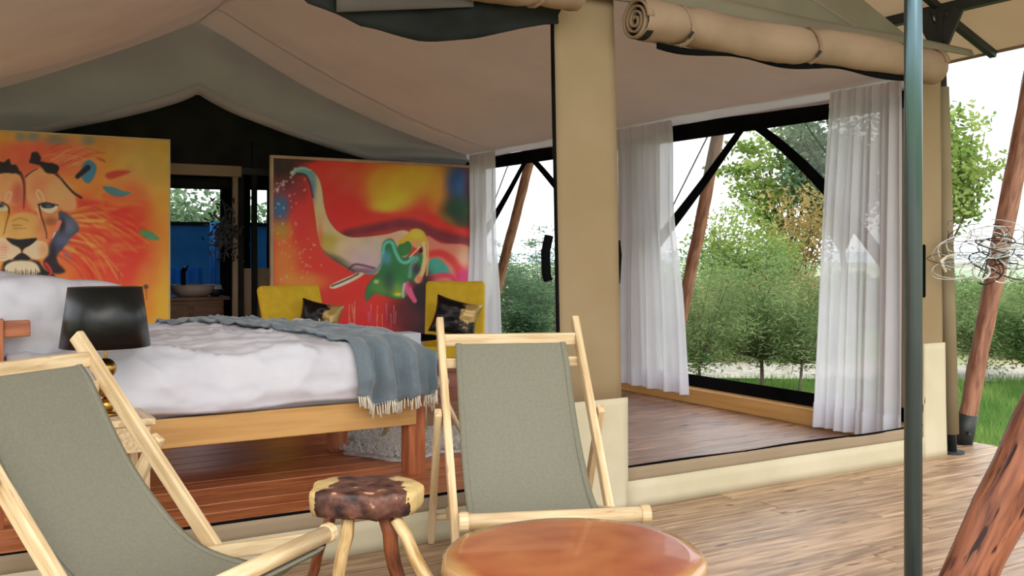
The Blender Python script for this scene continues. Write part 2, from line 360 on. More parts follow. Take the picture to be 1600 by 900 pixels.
# ------------------------------------------------------------------ ceiling liner, gable drape
XC = 2.41; ZR = 3.53
def ceil_z(x, y):
    d = abs(x-XC)/3.0
    z = ZR-(ZR-2.36)*(d+.10*math.sin(PI*min(1, d))) - .035*math.sin(PI*((y-3.9) % 3.05)/3.05)*math.sin(PI*min(1, d))
    return z+.018*noise.noise(Vector((x*.9, y*.9, 3)))+.006*noise.noise(Vector((x*1.2, y*5, 8)))
ceiling = struct('ceiling', (XC, 7, 2.4))
obj('liner', MB().grid(lambda u, v: (-.6+6.0*u, 3.9+6.15*v, ceil_z(-.6+6.0*u, 3.9+6.15*v)), 80, 60), M_liner, ceiling, True)
for s in (0, 1):
    xe = 5.385 if s else -.6
    obj('valance', MB().grid(lambda u, v: (xe-.015*v*(1 if s else -1)+.008*math.sin(u*60), 3.93+6.1*u, 2.40-.115*v-.012*math.sin(u*14)*v), 70, 4), M_band, ceiling, True)
obj('ridge_seam', MB().tube([(XC, y, ceil_z(XC, y)-.004) for y in [3.9+6.1*i/20 for i in range(21)]], .006, 6), M_band, ceiling)
def low_z(x):
    d = (x-XC)
    if d < 0: q = min(1, -d/1.75); return 2.83-.58*(q*(1-.0*q))**.74*1.0
    q = min(1, d/1.9); return 2.83-.60*q**.72
def drape(u, v, off=0, a=1):
    x = -.6+5.98*u; zt = ceil_z(x, 10.0)+.01; zb = low_z(x); ang = (x-XC)/(.35+1.25*(1-v)+.4)
    fold = .035*math.sin(ang*9)*math.exp(-abs(ang)*.35)*(.3+.7*math.sin(PI*v))*a
    return (x, 10.0+off-fold-.12*math.sin(PI*v), zt+(zb-zt)*v)
gd = struct('trim_1', (XC, 10, 2.5))
obj('gable_drape', MB().grid(drape, 150, 20), M_gable, gd, True, label='grey gauze drape hanging from the gable in an inverted V')
obj('drape_hem', MB().grid(lambda u, v: drape(u, .86+.14*v, -.012), 150, 2), M_band, gd, True, solid=.004)
obj('seam_strip', MB().grid(lambda u, v: (-.6+6*u, 9.3-.04*v, ceil_z(-.6+6*u, 9.3-.04*v)-.006), 60, 1), M_band, gd, True)

# ------------------------------------------------------------------ back partition and wash room
wb = struct('wall_back', (2.4, 10.15, 0))
obj('gable_shade_fill', MB().grid(lambda u, v: (-.65+6.05*u, 10.16+.02*noise.noise(Vector((u*12, v*3, 0))), 2.12+1.35*v*(1-abs(u-.5)*1.5)), 40, 6), M_dkcan, wb, True)  # black sheet added to paint the darkness of the space behind the drape
obj('lintel', MB().box(1.9, 2.86, 10.06, 10.14, 2.02, 2.13), M_taupe, wb, bevel=.005)
obj('lintel', MB().box(2.86, 3.5, 10.10, 10.14, 2.05, 2.12), M_dark, wb, bevel=.005)
obj('black_panel', MB().box(-.65, 1.95, 10.15, 10.17, .06, 2.15), M_dkcan, wb); obj('black_panel', MB().box(3.28, 5.38, 10.15, 10.17, .06, 2.15), M_dkcan, wb)
obj('post', MB().box(2.78, 2.83, 10.08, 10.13, .06, 2.03), M_taupe, wb, bevel=.004)
obj('post', MB().box(2.84, 2.90, 10.12, 10.17, .06, 2.05), M_dkcan, wb); obj('post', MB().box(2.99, 3.04, 10.12, 10.17, .06, 2.4), M_dkcan, wb)
obj('post', MB().box(3.24, 3.29, 10.12, 10.17, .06, 2.2), M_dkcan, wb)
obj('wainscot_panel', MB().box(2.88, 3.0, 10.16, 10.18, .06, 1.09), M_taupe, wb, bevel=.004); obj('wainscot_panel', MB().box(3.03, 3.25, 10.16, 10.18, .06, 1.09), M_taupe, wb, bevel=.004)
obj('rolled_blind', MB().tube([(1.95, 10.2, 1.95), (2.8, 10.2, 1.95)], .06, 12), M_dkcan, wb, True)
def rearwall():
    yb = 12.1; r = struct('wall_rear', (2.4, yb, 0)); x = lambda px: onY(px, 0, yb).x; z = lambda py, px=310: onY(px, py, yb).z
    op = [(x(235), x(344), z(348), z(293)), (x(391), x(417), z(400, 400), z(297, 400))]
    xs = [-.7, op[0][0], op[0][1], op[1][0], op[1][1], 5.4]
    for k in (0, 2, 4): obj('canvas_panel', MB().box(xs[k], xs[k+1], yb-.01, yb+.01, .0, 2.4), M_dkcan, r)
    for (a, b, c, d) in op:
        obj('canvas_panel', MB().box(a, b, yb-.01, yb+.01, d, 2.4), M_dkcan, r); obj('canvas_panel', MB().box(a, b, yb-.01, yb+.01, 0, max(.3, c-1.0)), M_dkcan, r)
    obj('canvas_panel', MB().grid(lambda u, v: (-.7+6.1*u, yb, 2.38+1.1*v*(1-2*abs(u-.5))), 10, 2), M_dkcan, r)
    rf = struct('ceiling_washroom', (2.4, 11, 2.4)); obj('roof_panel', MB().grid(lambda u, v: (-.7+6.1*u, 10.1+2.05*v, 2.36+1.17*(1-2*abs(u-.5))), 10, 2), M_dkcan, rf)
    obj('side_panel', MB().box(5.39, 5.41, 10.15, 12.1, .1, 2.4), M_dkcan, rf)
rearwall()
M_blue = cloth('blue_panel', (84, 136, 176), (92, 146, 186), .45, 0, 3, .05); M_blue2 = cloth('bright_blue_curtain', (96, 178, 246), (104, 186, 250), .6, 0, 4, .2)
t = thing('shower_screen', 'deep blue shower screen seen through the washroom window', 'screen', (2.7, 12.35, .06))
a = onY(225, 350, 12.3); b = onY(420, 436, 12.3)
obj('panel', MB().box(a.x, b.x, 12.29, 12.31, .06, onY(300, 348, 12.3).z), M_blue, t, bevel=.005)
obj('top_rail', MB().box(a.x, b.x, 12.27, 12.33, onY(300, 350, 12.3).z-.02, onY(300, 348, 12.3).z+.01), M_dark, t)
t = thing('shower_curtain', 'bright blue curtain gathered beside the washroom basin', 'curtain', (2.9, 11.95, .3))
pa = onY(328, 400, 11.9)
obj('cloth', MB().grid(lambda u, v: (pa.x+.10*u+.09*(1-v)*0+.05*v*0, 11.9+.03*math.sin(u*16), .62+1.0*v), 24, 6), M_blue2, t, True)
tag(obj('blue_towel', MB().grid(lambda u, v: (2.45+.5*u, 12.02+.01*math.sin(u*30), .85+.22*v), 24, 4), M_blue2, None, True, solid=.01), 'bright blue towel laid low behind the basin and tap', 'towel')
# vanity, basin, tap
M_van = mat('brown_vanity', (128, 98, 72), (156, 122, 92), .5, 4, (1, 1, 6)); M_basin = mat('beige_stone_basin', (196, 184, 170), (206, 194, 180), .4, 6)
cv = onY(305, 485, 11.0)
t = thing('washroom_vanity', 'brown wooden washroom cabinet seen between the two paintings', 'cabinet', (cv.x, 11.0, .06))
obj('body', MB().box(cv.x-.45, cv.x+.27, 10.85, 11.25, .06, .74), M_van, t, bevel=.01)
obj('top', MB().box(cv.x-.48, cv.x+.33, 10.82, 11.28, .74, .775), M_van, t, bevel=.006)
for k in (-.42, -.06):
    vd = obj('door', MB().box(cv.x+k, cv.x+k+.31, 10.835, 10.85, .12, .70), M_van, t, bevel=.006)
    obj('knob', MB().tube([(cv.x+k+.26, 10.835, .45), (cv.x+k+.26, 10.81, .45)], .012, 10), M_dark, vd)
t = thing('wash_basin', 'beige stone washbasin on the washroom cabinet', 'basin', (cv.x-.02, 11.02, .775))
obj('bowl', MB().lathe([(.14, 0), (.22, .05), (.235, .13), (.215, .13), (.18, .04), (.02, .03)], 28, (cv.x-.02, 11.02, .775)), M_basin, t, True)
tp = onY(288, 430, 11.18)
t = thing('basin_tap', 'tall black tap standing behind the washbasin', 'tap', (tp.x, 11.22, .775))
obj('spout', MB().tube([(tp.x, 11.22, .775), (tp.x, 11.22, 1.05), (tp.x, 11.17, 1.08), (tp.x, 11.10, 1.07)], [.03, .026, .022, .018], 12), M_dark, t, True)
obj('lever', MB().tube([(tp.x, 11.22, 1.06), (tp.x+.05, 11.2, 1.11)], .011, 8), M_dark, t)
bw = onY(341, 455, 10.95)
t = thing('soap_bowl', 'small dark bowl at the right end of the washroom cabinet', 'bowl', (bw.x, 10.95, .775))
obj('bowl', MB().lathe([(.035, 0), (.075, .03), (.09, .08), (.08, .08), (.06, .03), (.01, .02)], 20, (bw.x-.03, 10.95, .775)), M_dark, t, True)
obj('rolled_cloth', MB().tube([(bw.x-.08, 10.95, .86), (bw.x+.03, 10.95, .87)], .035, 10), M_sheet, t, True)
# dark dried arrangement hanging on the post
M_twig = mat('dark_dried_leaves', (16, 20, 20), (36, 42, 40), .6, 9)
c0 = onY(352, 370, 10.0)
t = thing('dried_wreath', 'dark dried leaf arrangement hanging on the washroom post', 'wreath', c0)
lf = []
for k in range(260):
    a = random.uniform(0, 2*PI); r = abs(random.gauss(0, .10)); c = Vector((c0.x+r*math.cos(a)*1.0, c0.y+random.uniform(-.04, .04), c0.z+.02+r*math.sin(a)*1.6))
    d = Vector((random.gauss(0, 1), random.gauss(0, .4), random.gauss(0, 1))).normalized()*random.uniform(.02, .05); s_ = Vector((d.z, random.uniform(-.01, .01), -d.x)).normalized()*.012
    lf += [c-d, c+s_, c+d, c-s_]
npmesh('leaves', np.array([tuple(v) for v in lf])-np.array(tuple(c0)), 4, M_twig, t)
obj('stem', MB().tube([(c0.x, c0.y+.05, c0.z+.35), (c0.x+.02, c0.y, c0.z), (c0.x-.01, c0.y+.02, c0.z-.25)], .01, 6), M_twig, t)

# ------------------------------------------------------------------ paintings (colour stored on a fine mesh)
def vc_mat(name):
    m, t, N, L, b = nt(name); at = N.new('ShaderNodeVertexColor'); at.layer_name = 'paint'; b.inputs['Roughness'].default_value = .55
    L.new(at.outputs[0], b.inputs['Base Color']); return m
def seg_dist(X, Y, pts, closed=False):
    d = np.full(X.shape, 1e9); T = np.zeros(X.shape); n = len(pts); L = 0
    lens = [math.dist(pts[i], pts[(i+1) % n]) for i in range(n if closed else n-1)]; tot = sum(lens) or 1
    for i in range(len(lens)):
        (ax, ay), (bx, by) = pts[i], pts[(i+1) % n]; dx, dy = bx-ax, by-ay; q = dx*dx+dy*dy or 1e-9
        t = np.clip(((X-ax)*dx+(Y-ay)*dy)/q, 0, 1); e = np.hypot(X-ax-t*dx, Y-ay-t*dy); k = e < d
        d[k] = e[k]; T[k] = (L+t[k]*lens[i])/tot; L += lens[i]
    return d, T
def smoothpts(pts, closed=False, n=5):
    out = []; N = len(pts)
    for i in range(N if closed else N-1):
        g = lambda k: pts[k % N] if closed else pts[max(0, min(N-1, k))]
        p0, p1, p2, p3 = g(i-1), g(i), g(i+1), g(i+2)
        for k in range(n):
            t = k/n; out.append(tuple(.5*(2*p1[c]+(p2[c]-p0[c])*t+(2*p0[c]-5*p1[c]+4*p2[c]-p3[c])*t*t+(3*p1[c]-p0[c]-3*p2[c]+p3[c])*t**3) for c in (0, 1)))
    if not closed: out.append(tuple(pts[-1]))
    return out
class Paint:
    def __init__(s, X, Y, base):
        s.X, s.Y = X, Y; s.C = np.ones(X.shape+(3,))*np.array(base, float)
        s.n1 = s.ns(.05, 1); s.n2 = s.ns(.16, 2); s.n3 = s.ns(.5, 3)
    def ns(s, f, k):
        r = np.random.default_rng(k); o = np.zeros(s.X.shape)
        for i in range(10): a = r.uniform(0, 2*PI); o += np.sin((s.X*math.cos(a)+s.Y*math.sin(a))*f*r.uniform(.6, 1.7)+r.uniform(0, 6))
        return o/4.5
    def over(s, a, c): a = np.clip(a, 0, 1)[..., None]; s.C = s.C*(1-a)+np.array(c, float)*a
    def blob(s, x, y, rx, ry, c, k=1, rot=0):
        dx, dy = s.X-x, s.Y-y; ca, sa = math.cos(rot), math.sin(rot)
        q = (((dx*ca+dy*sa)/rx)**2+((-dx*sa+dy*ca)/ry)**2)/1.25; s.over(k*np.exp(-q**1.5+.15*s.n1*np.exp(-q)), c)
    def poly(s, pts, c, soft=1.2, k=1, sm=True, rag=0):
        if sm: pts = smoothpts(pts, True)
        x0 = min(p[0] for p in pts)-9; x1 = max(p[0] for p in pts)+9; y0 = min(p[1] for p in pts)-9; y1 = max(p[1] for p in pts)+9
        mk = (s.X > x0) & (s.X < x1) & (s.Y > y0) & (s.Y < y1)
        if not mk.any(): return
        X, Y = s.X[mk], s.Y[mk]; ins = np.zeros(X.shape, bool); n = len(pts)
        for i in range(n):
            (ax, ay), (bx, by) = pts[i], pts[(i+1) % n]
            if ay == by: continue
            h = ((ay > Y) != (by > Y)) & (X < (bx-ax)*(Y-ay)/(by-ay)+ax); ins ^= h
        d, _ = seg_dist(X, Y, pts, True); sd_ = np.where(ins, d, -d)
        if rag: sd_ = sd_+rag*s.n3[mk]
        a = np.zeros(s.X.shape); a[mk] = np.clip(.5+sd_/(2*soft), 0, 1)*k; s.over(a, c); return a
    def stroke(s, pts, w0, w1, c, soft=.8, k=1):
        pts = smoothpts(pts); m = max(w0, w1)+6
        mk = (s.X > min(p[0] for p in pts)-m) & (s.X < max(p[0] for p in pts)+m) & (s.Y > min(p[1] for p in pts)-m) & (s.Y < max(p[1] for p in pts)+m)
        if not mk.any(): return
        d, T = seg_dist(s.X[mk], s.Y[mk], pts); a = np.zeros(s.X.shape); a[mk] = np.clip(.5+((w0+(w1-w0)*T)/2-d)/(2*soft), 0, 1)*k; s.over(a, c)
def painting(name, label, x0, x1, z0, z1, Y, nx, nz, fn, fm, fw):
    t = thing(name, label, 'painting', ((x0+x1)/2, Y+.03, z0)); ox, oy, oz = t.location
    xs = np.linspace(x0, x1, nx); zs = np.linspace(z0, z1, nz); X, Z = np.meshgrid(xs, zs, indexing='ij')
    D = X*FW[0]+Y*FW[1]; px = 800+F*(X*FW[1]-Y*FW[0])/D; py = HZ+F*(CH-Z)/D          # design coordinates of the print
    C = fn(px, py); C = np.clip(C, 0, 255)/255; C = np.where(C <= .04045, C/12.92, ((C+.055)/1.055)**2.4); C = np.clip(C*1.45, 0, .9)
    V = np.stack([X-ox, np.full(X.shape, Y-oy), Z-oz], -1).reshape(-1, 3); I = np.arange(nx*nz).reshape(nx, nz)
    Q = np.stack([I[:-1, :-1], I[1:, :-1], I[1:, 1:], I[:-1, 1:]], -1).reshape(-1, 4)
    me = bpy.data.meshes.new('canvas'); me.vertices.add(len(V)); me.vertices.foreach_set('co', V.astype(np.float32).ravel())
    me.loops.add(Q.size); me.loops.foreach_set('vertex_index', Q.astype(np.int32).ravel()); me.polygons.add(len(Q))
    me.polygons.foreach_set('loop_start', np.arange(0, Q.size, 4, dtype=np.int32)); me.update(calc_edges=True)
    ca = me.color_attributes.new('paint', 'FLOAT_COLOR', 'POINT'); ca.data.foreach_set('color', np.concatenate([C, np.ones(X.shape+(1,))], -1).astype(np.float32).ravel())
    me.materials.append(vc_mat(name+'_paint')); o = bpy.data.objects.new('painted_canvas', me); COL.objects.link(o); o.parent = t
    obj('backing', MB().box(x0, x1, Y+.004, Y+.03, z0, z1), M_taupe, t)
    for a in ((x0-fw, x1+fw, z1, z1+fw), (x0-fw, x1+fw, z0-fw, z0), (x0-fw, x0, z0, z1), (x1, x1+fw, z0, z1)):
        obj('frame_strip', MB().box(a[0], a[1], Y-.012, Y+.035, a[2], a[3]), fm, t, bevel=.003)
    for k in (.2, .8):
        xx = x0+(x1-x0)*k; obj('support_foot', MB().box(xx-.03, xx+.03, Y-.01, Y+.09, .06, z0-fw), fm, t, bevel=.003)
    return t
def elephant(x, y):
    p = Paint(x, y, (222, 44, 34))
    B = p.blob
    B(470, 380, 50, 80, (232, 62, 40), .8); B(445, 410, 22, 40, (238, 120, 44), .9); B(470, 440, 35, 14, (230, 140, 50), .8); B(440, 360, 16, 16, (176, 142, 46), .9)
    B(438, 322, 15, 22, (48, 104, 150), 1); B(446, 292, 22, 14, (120, 70, 80), .9); B(466, 300, 16, 28, (150, 48, 56), .9); B(440, 258, 30, 28, (46, 30, 26), 1); B(470, 247, 26, 8, (60, 32, 28), .9)
    B(470, 345, 12, 30, (222, 50, 48), .8)
    B(540, 280, 34, 26, (222, 84, 74), .7); B(515, 300, 20, 30, (206, 40, 34), .5); B(540, 340, 40, 26, (208, 34, 32), .8)
    B(640, 262, 90, 24, (232, 96, 38), .9); B(640, 285, 62, 30, (214, 140, 40), .95); B(612, 305, 34, 22, (222, 184, 36), 1); B(645, 278, 48, 20, (228, 166, 40), .9); B(600, 322, 22, 9, (214, 190, 44), .8); B(590, 290, 16, 20, (205, 160, 40), .7)
    B(685, 300, 16, 34, (226, 150, 44), .9); B(676, 262, 18, 14, (196, 160, 60), .6)
    B(716, 285, 19, 36, (44, 84, 140), 1); B(732, 296, 8, 26, (70, 40, 80), .8); B(716, 328, 24, 20, (26, 74, 52), 1); B(700, 348, 18, 9, (130, 120, 44), .8, .6); B(728, 345, 16, 10, (40, 70, 50), .8)
    p.stroke([(560, 348), (620, 348), (665, 345), (700, 362), (736, 376)], 24, 22, (222, 46, 34), 5)
    p.stroke([(540, 366), (590, 356), (640, 350), (680, 366), (740, 384)], 14, 22, (112, 30, 44), 5, .95)
    # body behind the ear
    p.poly([(664, 372), (690, 380), (736, 388), (738, 445), (660, 445)], (212, 120, 96), 2)
    p.stroke([(668, 398), (690, 396), (712, 412), (724, 440)], 10, 14, (222, 50, 44), 3); p.blob(728, 400, 14, 14, (196, 150, 124), .9); p.blob(725, 432, 14, 12, (190, 50, 110), .9)
    p.poly([(670, 408), (686, 404), (702, 422), (700, 430), (684, 428), (670, 428)], (66, 158, 138), 1.5); p.stroke([(672, 434), (700, 430), (712, 440)], 8, 6, (222, 60, 90), 2)
    # lower dark field
    p.blob(655, 490, 30, 50, (24, 10, 14), 1); p.blob(630, 495, 30, 26, (86, 22, 34), .9); p.blob(660, 450, 14, 26, (30, 12, 18), 1); p.blob(560, 500, 50, 30, (206, 36, 40), .7)
    # trunk
    tr = [(454, 272), (462, 263), (475, 261), (488, 267), (498, 279), (503, 297), (506, 320), (512, 341), (522, 356), (534, 366), (550, 371), (575, 370), (605, 366), (632, 360), (645, 372), (640, 395), (606, 424), (586, 428), (560, 428), (548, 423), (530, 412), (514, 401), (503, 388), (497, 368), (493, 340), (489, 312), (485, 288), (477, 275), (468, 271)]
    p.poly([(a, b-1) for a, b in tr], (70, 20, 24), 2.5, .6)
    a = p.poly(tr, (198, 176, 132), .9)
    s = Paint(x, y, (198, 176, 132))
    s.blob(478, 268, 22, 9, (96, 156, 156)); s.blob(487, 300, 8, 24, (86, 124, 160)); s.blob(497, 335, 10, 30, (206, 176, 120)); s.blob(500, 305, 6, 26, (206, 190, 150), .8)
    s.blob(512, 380, 20, 14, (178, 158, 60)); s.blob(530, 408, 30, 6, (96, 88, 60), .9, .45); s.blob(550, 385, 26, 10, (204, 182, 146)); s.blob(575, 405, 30, 16, (196, 168, 178)); s.blob(590, 385, 30, 14, (196, 178, 164))
    s.blob(620, 370, 22, 6, (206, 160, 130)); s.blob(565, 424, 24, 5, (110, 70, 110), .8); s.blob(500, 372, 5, 20, (210, 100, 60), .6)
    s.stroke([(500, 388), (514, 402), (532, 413), (552, 424)], 5, 5, (60, 56, 50), 1.5, .7)
    p.C = p.C*(1-a[..., None])+s.C*a[..., None]
    p.stroke([(464, 271), (478, 274), (485, 290), (489, 308)], 3, 2, (36, 40, 44), 1); p.stroke([(456, 270), (470, 263), (486, 266)], 2, 2, (150, 190, 180), .8, .8)
    p.stroke([(545, 421), (556, 413), (585, 419)], 3, 3, (70, 40, 80), 1.2, .8)
    # tusk
    p.poly([(516, 446), (540, 434), (562, 426), (568, 429), (548, 441), (522, 451)], (206, 190, 156), .8); p.stroke([(518, 447), (540, 438), (560, 428)], 2, 2, (50, 26, 20), .8); p.stroke([(524, 449), (546, 439)], 2.5, 2.5, (232, 224, 206), .8)
    # ear
    ear = [(597, 392), (600, 378), (612, 374), (620, 386), (628, 402), (644, 400), (656, 396), (662, 404), (658, 424), (648, 440), (640, 450), (632, 464), (618, 467), (600, 461), (586, 458), (572, 470), (573, 450), (582, 436), (592, 426), (598, 410)]
    p.poly(ear, (30, 66, 60), 2.2); p.poly([(a_+(b_ < 400)*0, b_) for a_, b_ in ear], (44, 112, 62), 1)
    p.blob(595, 448, 16, 12, (90, 140, 56), .9); p.blob(620, 452, 14, 10, (150, 170, 50), .8); p.blob(608, 440, 8, 16, (40, 70, 70), .8); p.blob(604, 402, 7, 10, (70, 140, 180), .9); p.blob(630, 430, 14, 18, (46, 120, 60), .8)
    p.blob(588, 440, 4, 3, (210, 220, 160), .8); p.blob(622, 460, 6, 3, (210, 210, 50), .9)
    p.poly([(622, 384), (636, 376), (644, 384), (640, 396), (626, 400)], (44, 110, 46), 1)
    p.stroke([(598, 402), (600, 384), (606, 378), (613, 380), (618, 394), (626, 408), (636, 410), (646, 402)], 5, 5, (96, 184, 166), 1.3); p.stroke([(600, 400), (596, 412), (586, 424), (574, 428)], 5, 3, (80, 140, 140), 1.2, .8)
    p.poly([(620, 379), (634, 368), (643, 359), (652, 357), (662, 362), (667, 374), (664, 383), (652, 381), (640, 376), (628, 381)], (204, 166, 34), 1); p.blob(650, 366, 10, 6, (220, 190, 60), .7)
    p.poly([(642, 378), (656, 376), (662, 384), (650, 388)], (216, 150, 90), 1); p.poly([(654, 394), (658, 386), (663, 390), (659, 395)], (16, 14, 14), .8)
    p.stroke([(662, 380), (664, 402), (660, 424), (652, 438)], 5, 9, (220, 186, 120), 1.2); p.stroke([(668, 378), (669, 400), (667, 430)], 2, 2, (222, 180, 110), .8)
    p.stroke([(650, 404), (644, 415), (640, 432)], 9, 6, (100, 156, 132), 1.5, .9); p.blob(650, 420, 6, 8, (60, 40, 60), .9); p.blob(655, 436, 5, 6, (226, 120, 90), .9)
    p.stroke([(656, 386), (646, 396), (640, 402)], 1.5, 1.5, (230, 225, 200), .7)
    p.stroke([(637, 446), (640, 456), (648, 470)], 12, 7, (226, 84, 128), 1.3); p.stroke([(632, 444), (630, 455), (630, 464)], 4, 3, (190, 170, 190), 1); p.blob(644, 444, 6, 5, (110, 30, 50), .8)
    # drops and runs
    r = random.Random(3)
    for k in range(60): u = r.random(); p.blob(445+r.gauss(0, 1)*16+40*u*.6, 285+150*u+r.gauss(0, 6), r.uniform(.8, 1.8), r.uniform(.8, 2.2), (236, 170, 160), .7)
    for k in range(22): a0 = r.uniform(430, 462); p.blob(a0, 300-(a0-430)*1+r.gauss(0, 4), 1.5, 1.5, (210, 200, 200), .7)
    for k in range(16): a0 = r.uniform(540, 625); b0 = r.uniform(470, 495); p.stroke([(a0, b0), (a0+r.uniform(-2, 2), b0+r.uniform(12, 30))], 1.4, .8, r.choice([(236, 150, 140), (220, 160, 90), (190, 140, 180)]), .7, .7)
    p.C += (p.n2*4+p.n1*5)[..., None]; return p.C
def lion(x, y):
    p = Paint(x, y, (206, 150, 54)); B = p.blob; S = p.stroke; Q = p.poly
    g = np.clip((x-150)/110, 0, 1)[..., None]; p.C = p.C*(1-g)+np.array([206, 164, 46.])*g
    B(225, 265, 50, 50, (186, 160, 82), .8); B(250, 420, 30, 90, (218, 172, 36), .8); B(100, 225, 120, 18, (190, 140, 78), .9); B(20, 225, 40, 12, (206, 150, 66), .8)
    B(150, 380, 110, 80, (224, 96, 40), .95); B(110, 300, 60, 50, (224, 128, 48), .9); B(205, 340, 26, 45, (216, 58, 36), .9); B(200, 400, 30, 40, (218, 48, 36), .95); B(175, 430, 50, 30, (224, 62, 38), .8); B(225, 470, 14, 50, (228, 130, 44), .8)
    B(60, 245, 60, 26, (196, 78, 56), .95); B(15, 240, 30, 14, (206, 96, 60), .7); B(45, 300, 30, 40, (196, 82, 60), .9); B(100, 250, 40, 20, (206, 100, 66), .8); B(140, 330, 20, 24, (188, 62, 48), .9); B(180, 310, 34, 12, (226, 146, 60), .8); B(120, 345, 30, 16, (206, 76, 50), .7)
    for a in ((52, 213, 10), (87, 218, 16), (138, 219, 10), (32, 213, 8)): B(a[0], a[1], a[2], 7, (112, 122, 116), .8)
    r = random.Random(5)
    for k in range(46):                                    # mane strands
        u = r.random(); a0 = (92+r.uniform(-8, 30), 330+u*70); L = r.uniform(50, 120); an = -.15+u*1.0+r.uniform(-.1, .1)
        S([a0, (a0[0]+L*.5*math.cos(an), a0[1]+L*.5*math.sin(an)-6), (a0[0]+L*math.cos(an+.2), a0[1]+L*math.sin(an+.2))], r.uniform(3, 7), 1, r.choice([(236, 134, 44), (240, 150, 56), (196, 44, 34), (226, 76, 36), (230, 168, 70), (170, 60, 40)]), 1.5, .7)
    for k in range(16):
        a0 = (r.uniform(60, 130), r.uniform(232, 262)); S([a0, (a0[0]+20, a0[1]-8), (a0[0]+42, a0[1]-6+r.uniform(-4, 8))], 3, 1, r.choice([(222, 140, 84), (190, 70, 50), (216, 160, 96)]), 1.2, .6)
    Q([(140, 250), (150, 258), (149, 272), (140, 286), (130, 282), (126, 268), (132, 254)], (62, 118, 146), 1.2); S([(121, 276), (130, 268), (137, 262)], 7, 9, (18, 20, 24), 1.2)
    Q([(160, 292), (176, 292), (192, 298), (205, 301), (190, 308), (172, 304)], (72, 122, 128), 1.2); Q([(165, 272), (184, 266), (204, 268), (186, 276), (170, 280)], (186, 62, 48), 2); Q([(218, 360), (234, 361), (249, 373), (238, 375), (224, 370)], (66, 142, 104), 1.4); B(224, 361, 6, 3, (110, 150, 40), .8)
    Q([(148, 246), (165, 254), (160, 248)], (180, 80, 50), 1.5); Q([(175, 332), (192, 326), (205, 330), (190, 338)], (206, 48, 36), 2)
    for k in range(26):
        a0 = (125+r.uniform(-10, 60), 300+r.uniform(0, 120)); S([a0, (a0[0]+22, a0[1]+r.uniform(-6, 6)), (a0[0]+46, a0[1]+r.uniform(-4, 12))], r.uniform(5, 11), 2, r.choice([(216, 52, 34), (226, 78, 36), (232, 110, 44), (196, 44, 40)]), 3, .55)
    # forehead
    Q([(40, 288), (44, 272), (58, 263), (78, 268), (100, 282), (116, 304), (119, 326), (104, 330), (90, 322), (66, 318), (56, 330), (44, 322)], (222, 150, 96), 2); B(92, 300, 18, 14, (228, 166, 106), .8); B(60, 292, 12, 16, (206, 118, 78), .6)
    Q([(-20, 268), (14, 268), (32, 276), (37, 296), (30, 322), (10, 318), (-20, 316)], (212, 152, 98), 2); B(28, 306, 10, 20, (190, 84, 66), .8); B(40, 330, 10, 14, (214, 96, 66), .8)
    S([(8, 312), (11, 302), (18, 301), (15, 312), (9, 317)], 3, 2.5, (226, 168, 132), 1); S([(62, 312), (57, 302), (60, 297), (67, 306), (69, 316)], 3, 2.5, (232, 180, 136), 1)
    # nose bridge and cheeks
    Q([(12, 346), (24, 334), (50, 333), (62, 348), (60, 374), (8, 374)], (204, 158, 84), 2.5); B(66, 360, 12, 20, (196, 128, 74), .9); B(2, 350, 8, 26, (206, 166, 92), .9); S([(20, 345), (32, 341), (44, 345)], 1.5, 1.5, (150, 100, 50), 1, .8); S([(20, 352), (34, 352)], 1.5, 1, (120, 80, 40), 1, .8); S([(22, 357), (42, 357)], 1.2, 1, (120, 80, 40), 1, .7)
    Q([(64, 322), (90, 326), (92, 344), (76, 350), (66, 340)], (198, 126, 74), 1.5); B(80, 346, 10, 6, (140, 80, 50), .8)
    # dark cheek shape
    Q([(92, 330), (108, 336), (122, 352), (122, 362), (110, 372), (100, 386), (90, 398), (84, 410), (72, 408), (76, 388), (82, 372), (92, 352)], (62, 66, 84), 1.6); B(108, 352, 12, 12, (92, 100, 124), .8); B(98, 376, 10, 8, (84, 92, 122), .8); B(80, 396, 7, 14, (24, 22, 26), .9); B(97, 352, 5, 10, (30, 28, 34), .9)
    S([(93, 347), (88, 358), (80, 366), (72, 370)], 7, 5, (214, 116, 86), 1.2); S([(86, 364), (82, 372)], 2, 1, (232, 210, 190), .8)
    # hair
    for c in ([(-10, 250), (6, 254), (14, 248), (18, 256), (24, 258), (30, 266), (32, 272), (12, 270), (-10, 270)], [(46, 252), (50, 240), (58, 238), (64, 246), (64, 252), (76, 254), (90, 258), (91, 268), (82, 272), (70, 268), (62, 258), (52, 256)]): Q(c, (22, 16, 16), 1, rag=.9)
    S([(96, 280), (106, 292), (116, 302), (127, 309)], 3, 3.5, (22, 16, 18), 1); S([(88, 272), (98, 282)], 5, 2, (80, 40, 30), 1.2); S([(32, 270), (37, 284), (38, 300), (37, 326)], 4, 1, (60, 26, 24), 1.3, .9); S([(40, 276), (50, 268), (58, 264)], 2, 1.5, (60, 30, 26), 1)
    # eyes
    Q([(62, 320), (72, 317), (88, 321), (90, 326), (80, 333), (70, 331), (64, 326)], (206, 192, 160), .9); Q([(64, 320), (74, 318), (86, 321), (80, 325), (68, 325)], (26, 28, 34), .8); B(76, 322, 5, 2.6, (70, 100, 110), .8); S([(60, 320), (72, 317), (91, 321)], 2.6, 1.6, (18, 14, 16), .8); S([(61, 320), (63, 332), (67, 345), (72, 362), (73, 372)], 2.2, 1.6, (44, 24, 20), 1)
